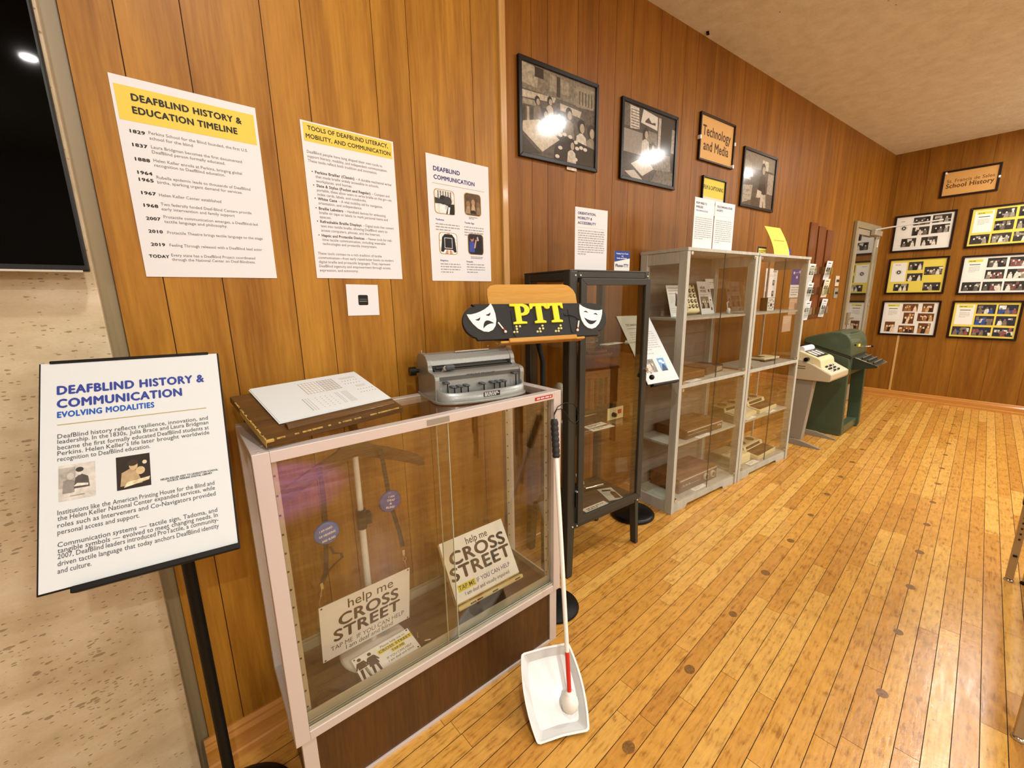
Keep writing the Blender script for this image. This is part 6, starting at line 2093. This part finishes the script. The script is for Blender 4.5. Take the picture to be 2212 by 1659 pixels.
mb.obj('body', t)
mb = MB('putty')
mb.box(0.05, 0.09, 0.0745, 0.11, 0.13, 0.078, 0.002)
mb.obj('window', t)
cap('caption card in front of the pale keyed machine in the farther cabinet', CABB, 0.2, 0.05, 0.4535, 0.14, 0.035)
cap('caption card in front of the brown keyed machine, second shelf of the farther cabinet', CABB, 0.52, 0.043, 0.4535, 0.12, 0.03)
cap('caption card beside the pale yellow box in the farther cabinet', CABB, 0.28, 0.035, 0.0765, 0.14, 0.045)
# papers pinned to the wall, seen through the farther cabinet
def d_icons(p, w, h):
    p.rect(0.02, h * 0.38, 0.09, h * 0.43, '#9a9a95', 1)
    p.lines(-w * 0.2, w * 0.4, h * 0.28, 0.004, 2, 0.012, '#b9b9b4', 1, 3)
    for x, z in ((-0.07, 0.0), (0.05, 0.01), (-0.075, -0.09), (0.05, -0.085)):
        p.rect(x - 0.02, z - 0.026, x + 0.02, z + 0.022, '#4c4b47', 1)
        p.rect(x - 0.01, z - 0.006, x + 0.012, z + 0.012, '#a9a8a2', 2)
leaflet('wall_flyer', 'white flyer with dark icons on the wall behind the farther cabinet', 'flyer', at(W2, 3.075, -0.0025, 1.465), 0.23, 0.26, 'paper', d_icons)
def d_bluefly(p, w, h):
    p.rect(-w / 2, -0.02, w / 2, h / 2, '#27358c', 0.5)
    for x, z in ((-0.08, 0.09), (0.05, 0.1), (-0.01, 0.05)):
        p.oval(x, z, 0.016, 0.013, '#e4e6f2', 1)
    p.poly([(-0.08, 0.09), (0.05, 0.1), (0.05, 0.096), (-0.08, 0.086)], '#a9b1dd', 1)
    p.lines(-w * 0.4, w * 0.4, -0.05, 0.009, 4, 0.022, '#8f9092', 1, 4)
leaflet('wall_flyer', 'blue topped flyer on the wall left of the brochure rack', 'flyer', at(W2, 3.62, -0.0025, 1.475), 0.27, 0.28, 'paper', d_bluefly)
def d_pink(p, w, h):
    p.rect(-w / 2, -h / 2, w / 2, h / 2, '#cfae94', 0.5)
    p.lines(-w * 0.4, w * 0.4, h * 0.38, 0.005, 2, 0.012, '#e5d2c0', 1, 6)
    p.rect(-0.03, -0.05, 0.06, 0.03, '#967a5e', 1)
leaflet('wall_flyer', 'wide tan flyer on the wall below the blue one', 'flyer', at(W2, 3.655, -0.0025, 1.25), 0.3, 0.155, 'paper', d_pink)
def d_rose(p, w, h):
    p.rect(-w / 2, -h / 2, w / 2, h / 2, '#d6b6a0', 0.5)
    p.lines(-w * 0.4, w * 0.4, h * 0.35, 0.006, 4, 0.016, '#ecdccc', 1, 6)
leaflet('wall_flyer', 'small tan notice low on the wall behind the farther cabinet', 'flyer', at(W2, 3.5, -0.0025, 1.09), 0.19, 0.155, 'paper', d_rose)
# ------------------------------------------------------------------ tilted Technology sign on a pole
SG2 = tilted(2.152, 1.247, 1.098, -6.18, 34.14, -1.47)
t = thing('sign_stand', 'black pole stand with a tilted Technology sheet between the dark and grey cabinets', 'sign stand', Matrix.Translation((2.222, 1.342, 0)))
INV = t.matrix_world.inverted()
mb = MB('black_satin')
mb.box(-0.143, 0.0012, -0.217, 0.143, 0.007, 0.2155, 0.001)
mb.box(-0.11, -0.010, -0.228, 0.12, 0.014, -0.2165, 0.002)
place(mb.obj('holder', t), SG2)
mb = MB('paper_bright')
mb.box(-0.14, -0.0006, -0.214, 0.14, 0.0010, 0.214)
sheet = place(mb.obj('sheet', t), SG2)
p = Print()
p.text('TECHNOLOGY', -0.1, 0.145, 0.021, '#45474a', 1, 0.145, bold=0.02, res=3)
p.rect(-0.1, 0.126, 0.06, 0.131, '#a5a6a6', 1)
p.lines(-0.1, 0.11, 0.1, 0.006, 9, 0.0145, '#b5b6b4', 1, 3)
p.lines(-0.1, 0.11, -0.04, 0.006, 1, 0.0145, '#b5b6b4', 1, 4)
p.obj('body_text', sheet).location = (0, -0.0006, 0)
p = Print()
p.photo(-0.105, -0.15, -0.01, -0.07, ['#8d877b', '#a9a397', '#6b655a', '#c0b9ac', '#d5cfc2'], 1, 4, 8)
p.obj('picture', sheet, 'grey old group picture').location = (0, -0.0006, 0)
p = Print()
p.rect(0.025, -0.15, 0.085, -0.07, '#6fa3d6', 1)
p.poly([(0.03, -0.15), (0.08, -0.15), (0.072, -0.118), (0.06, -0.105), (0.045, -0.12)], '#3b4a66', 2)
p.oval(0.05, -0.09, 0.016, 0.008, '#dfeaf5', 2)
p.oval(0.066, -0.1, 0.014, 0.006, '#dfeaf5', 2.5)
p.obj('picture', sheet, 'small blue sky picture').location = (0, -0.0006, 0)
mb = MB('black_satin')
mb.tube([(0, 0, 0.03), (0, 0, 1.02), (-0.03, -0.04, 1.06), (-0.05, -0.07, 1.085)], 0.013, 14)
mb.obj('pole', t)
mb = MB('black_plastic')
mb.lathe((0, 0, 0), [(0.001, 0), (0.128, 0.0), (0.136, 0.006), (0.136, 0.018), (0.122, 0.03), (0.03, 0.036), (0.001, 0.036)], 48)
mb.obj('base_disc', t)

# ------------------------------------------------------------------ beige teletype console
FR = frame(4.385, 0.80, -5.0)
t = thing('teletype_console', 'beige teletype console on a grey pedestal beside the farther grey cabinet', 'teletype', FR)
mb = MB('putty')
mb.prism([(0.012, 0.62), (0.0, 0.64), (0.0, 0.682), (0.16, 0.765), (0.26, 0.8), (0.32, 0.8), (0.32, 0.63), (0.28, 0.615)], 0.0, 0.45, 0.006, 'YZ')
mb.obj('body', t)
mb = MB('beige_keys')
mb.prism([(0.004, 0.6845), (0.006, 0.688), (0.15, 0.7625), (0.15, 0.759)], 0.012, 0.438, 0.001, 'YZ')
mb.obj('key_deck', t)
for j in range(4):
    for i in range(8):
        mb = MB('smoke_plastic' if (i + j) % 4 else 'white_plastic')
        y = 0.032 + j * 0.026
        z = 0.6885 + (y - 0.006) * 0.5174
        mb.cyl((0.11 + i * 0.024 + j * 0.006, y, z - 0.001), (0.11 + i * 0.024 + j * 0.006, y - 0.006, z + 0.012), 0.0085, 0.0075, 12)
        mb.obj('key', t)
mb = MB('ivory_plastic')
mb.prism([(0.085, 0.727), (0.098, 0.795), (0.115, 0.812), (0.27, 0.87), (0.3, 0.86), (0.3, 0.79), (0.17, 0.765)], 0.03, 0.36, 0.008, 'YZ')
mb.obj('printer_hood', t)
mb = MB('smoke_plastic', 'white_plastic')
mb.prism([(0.135, 0.8205), (0.136, 0.8235), (0.25, 0.8665), (0.249, 0.8635)], 0.07, 0.33, 0.0, 'YZ')
for i in range(3):
    mb.use(1).prism([(0.155, 0.829), (0.1555, 0.8315), (0.225, 0.858), (0.225, 0.8555)], 0.085 + i * 0.08, 0.135 + i * 0.08, 0.0, 'YZ')
mb.obj('paper_window', t)
mb = MB('paper')
mb.tube([(0.06, 0.27, 0.875), (0.3, 0.27, 0.875)], 0.03, 20)
mb.obj('paper_roll', t)
mb = MB('black_plastic')
mb.cyl((0.03, 0.2, 0.8), (-0.012, 0.2, 0.8), 0.018, seg=18)
mb.obj('platen_knob', t)
mb = MB('gap')
mb.box(-0.0015, 0.2, 0.735, 0.001, 0.27, 0.74)
mb.obj('vent_slot', t)
mb = MB('gap')
mb.box(-0.0015, 0.2, 0.715, 0.001, 0.27, 0.72)
mb.obj('vent_slot', t)
mb = MB('pedestal_grey')
mb.prism([(0.13, 0.625), (0.31, 0.635), (0.33, 0.05), (0.175, 0.05)], 0.03, 0.1, 0.004, 'YZ')
mb.box(0.1, 0.27, 0.03, 0.42, 0.32, 0.06, 0.004)
mb.obj('pedestal', t)
for x in (0.018, 0.418):
    mb = MB('pedestal_grey')
    mb.prism([(0.012, 0.0), (0.012, 0.012), (0.18, 0.05), (0.33, 0.05), (0.36, 0.012), (0.36, 0.0)], x - 0.012, x + 0.012, 0.002, 'YZ')
    mb.obj('foot', t)

# ------------------------------------------------------------------ green teletype machine
FR = frame(4.965, 0.785, -3.0)
t = thing('teletype_machine', 'large dark green teletype machine on its own stand near the glazed door', 'teletype', FR)
GWD = 0.54
mb = MB('green_enamel')
mb.prism([(0.005, 0.765), (0.0, 0.74), (-0.02, 0.02), (0.0, 0.0), (0.36, 0.0), (0.385, 0.02), (0.385, 0.875), (0.37, 0.885)], 0.0, 0.045, 0.008, 'YZ')
mb.obj('side_panel', t)
mb = MB('green_enamel')
mb.prism([(0.0, 0.765), (-0.005, 0.74), (-0.03, 0.62), (-0.045, 0.04), (-0.03, 0.0), (0.06, 0.0), (0.08, 0.6), (0.385, 0.62), (0.385, 0.875), (0.37, 0.885)], GWD - 0.045, GWD, 0.006, 'YZ')
mb.obj('side_panel', t)
mb = MB('green_enamel')
mb.prism([(0.0, 0.765), (-0.004, 0.74), (0.0, 0.6), (0.1, 0.6), (0.38, 0.62), (0.384, 0.875), (0.37, 0.885)], 0.045, GWD - 0.045, 0.004, 'YZ')
mb.obj('base_case', t)
mb = MB('green_dark')
mb.box(0.045, 0.3, 0.03, GWD - 0.045, 0.34, 0.6)
mb.obj('back_panel', t)
mb = MB('green_enamel')
mb.box(0.045, -0.02, 0.02, GWD - 0.045, 0.05, 0.095, 0.006)
mb.obj('foot_rail', t)
mb = MB('green_enamel')
hp = [(-0.012, 0.776), (-0.014, 0.80), (-0.002, 0.9), (0.012, 0.945), (0.04, 0.985), (0.09, 1.008), (0.16, 1.006), (0.25, 0.985), (0.34, 0.955), (0.385, 0.93), (0.388, 0.895)]
mb.prism(hp, -0.004, GWD + 0.004, 0.012, 'YZ')
mb.obj('hood', t)
mb = MB('green_dark')
mb.prism([(0.045, 0.9885), (0.05, 0.9925), (0.17, 1.0065), (0.17, 1.002)], 0.14, GWD - 0.1, 0.0, 'YZ')
mb.obj('hood_window', t)
mb = MB('steel_dark')
mb.prism([(-0.014, 0.763), (-0.014, 0.776), (0.388, 0.897), (0.388, 0.884)], -0.003, GWD + 0.003, 0.0, 'YZ')
mb.obj('seam_strip', t)
mb = MB('paper_yellow')
mb.box(0.2, -0.014, 0.86, 0.245, -0.004, 0.885, 0.001)
mb.obj('tag', t, 'small yellow tag')
mb = MB('chrome', 'black_plastic')
mb.cyl((0.46, -0.01, 0.84), (0.48, -0.05, 0.845), 0.006, seg=12)
mb.use(1).ball((0.485, -0.06, 0.845), 0.011, 12)
mb.obj('crank', t)
mb = MB('black_plastic')
mb.cyl((0.09, 0.0, 0.885), (0.09, -0.012, 0.885), 0.008, seg=12)
mb.obj('lock', t)
mb = MB('green_dark', 'chrome')
mb.prism([(0.02, 0.64), (0.02, 0.76), (-0.02, 0.765), (-0.19, 0.70), (-0.19, 0.685)], 0.1, 0.46, 0.004, 'YZ')
mb.use(1).prism([(-0.015, 0.766), (-0.015, 0.77), (-0.195, 0.705), (-0.195, 0.69), (-0.19, 0.69), (-0.19, 0.7)], 0.095, 0.105, 0, 'YZ')
mb.prism([(-0.015, 0.766), (-0.015, 0.77), (-0.195, 0.705), (-0.195, 0.69), (-0.19, 0.69), (-0.19, 0.7)], 0.455, 0.465, 0, 'YZ')
mb.box(0.1, -0.196, 0.69, 0.46, -0.188, 0.706)
mb.obj('keyboard', t)
for j in range(3):
    for i in range(10):
        y = -0.16 + j * 0.045
        z = 0.7 + (y + 0.19) * 0.38
        mb = MB('smoke_plastic', 'white_plastic')
        mb.cyl((0.125 + i * 0.032 + 0.008 * j, y, z), (0.125 + i * 0.032 + 0.008 * j, y, z + 0.022), 0.0105, seg=12)
        mb.use(1).cyl((0.125 + i * 0.032 + 0.008 * j, y, z + 0.022), (0.125 + i * 0.032 + 0.008 * j, y, z + 0.0225), 0.005, seg=8)
        mb.obj('key', t)

# ------------------------------------------------------------------ folding table whose leg shows at the right edge
t = thing('work_table', 'dark table with adjustable pale steel legs at the right edge of the room', 'table', Matrix.Translation((2.985, -0.275, 0)))
mb = MB('table_black')
mb.box(-1.15, -0.72, 0.72, 0.03, 0.03, 0.745, 0.003)
mb.obj('table_top', t)
for x in (0.0, -1.1):
    for y in (0.0, -0.66):
        leg = bpy.data.objects.new('leg', None)
        COL.objects.link(leg)
        leg.parent = t
        leg.location = (x, y, 0)
        mb = MB('table_steel', 'gap')
        mb.box(-0.014, 0.0, 0.014, 0.014, 0.026, 0.46, 0.003)
        mb.use(1)
        for i in range(7):
            mb.box(-0.0148, 0.009, 0.22 + i * 0.028, -0.0135, 0.016, 0.23 + i * 0.028)
        mb.obj('tube', leg)
        mb = MB('table_steel')
        mb.box(0.0, -0.05, 0.014, 0.022, -0.028, 0.5, 0.003)
        mb.obj('tube', leg)
        mb = MB('table_black')
        mb.box(-0.017, -0.003, 0.40, 0.017, 0.029, 0.72, 0.002)
        mb.box(-0.006, -0.054, 0.21, 0.026, -0.024, 0.72, 0.002)
        mb.obj('sleeve', leg)
        mb = MB('chrome')
        mb.lathe((0, 0.013, 0), [(0.001, 0), (0.018, 0), (0.016, 0.008), (0.006, 0.014), (0.001, 0.015)], 20)
        mb.obj('glide', leg)
        mb = MB('black_plastic')
        mb.lathe((0.011, -0.039, 0), [(0.001, 0), (0.018, 0), (0.016, 0.008), (0.006, 0.014), (0.001, 0.015)], 20)
        mb.obj('glide', leg)
        mb = MB('black_plastic')
        mb.box(-0.022, 0.006, 0.135, 0.004, 0.02, 0.143, 0.001)
        mb.obj('stop_button', leg)
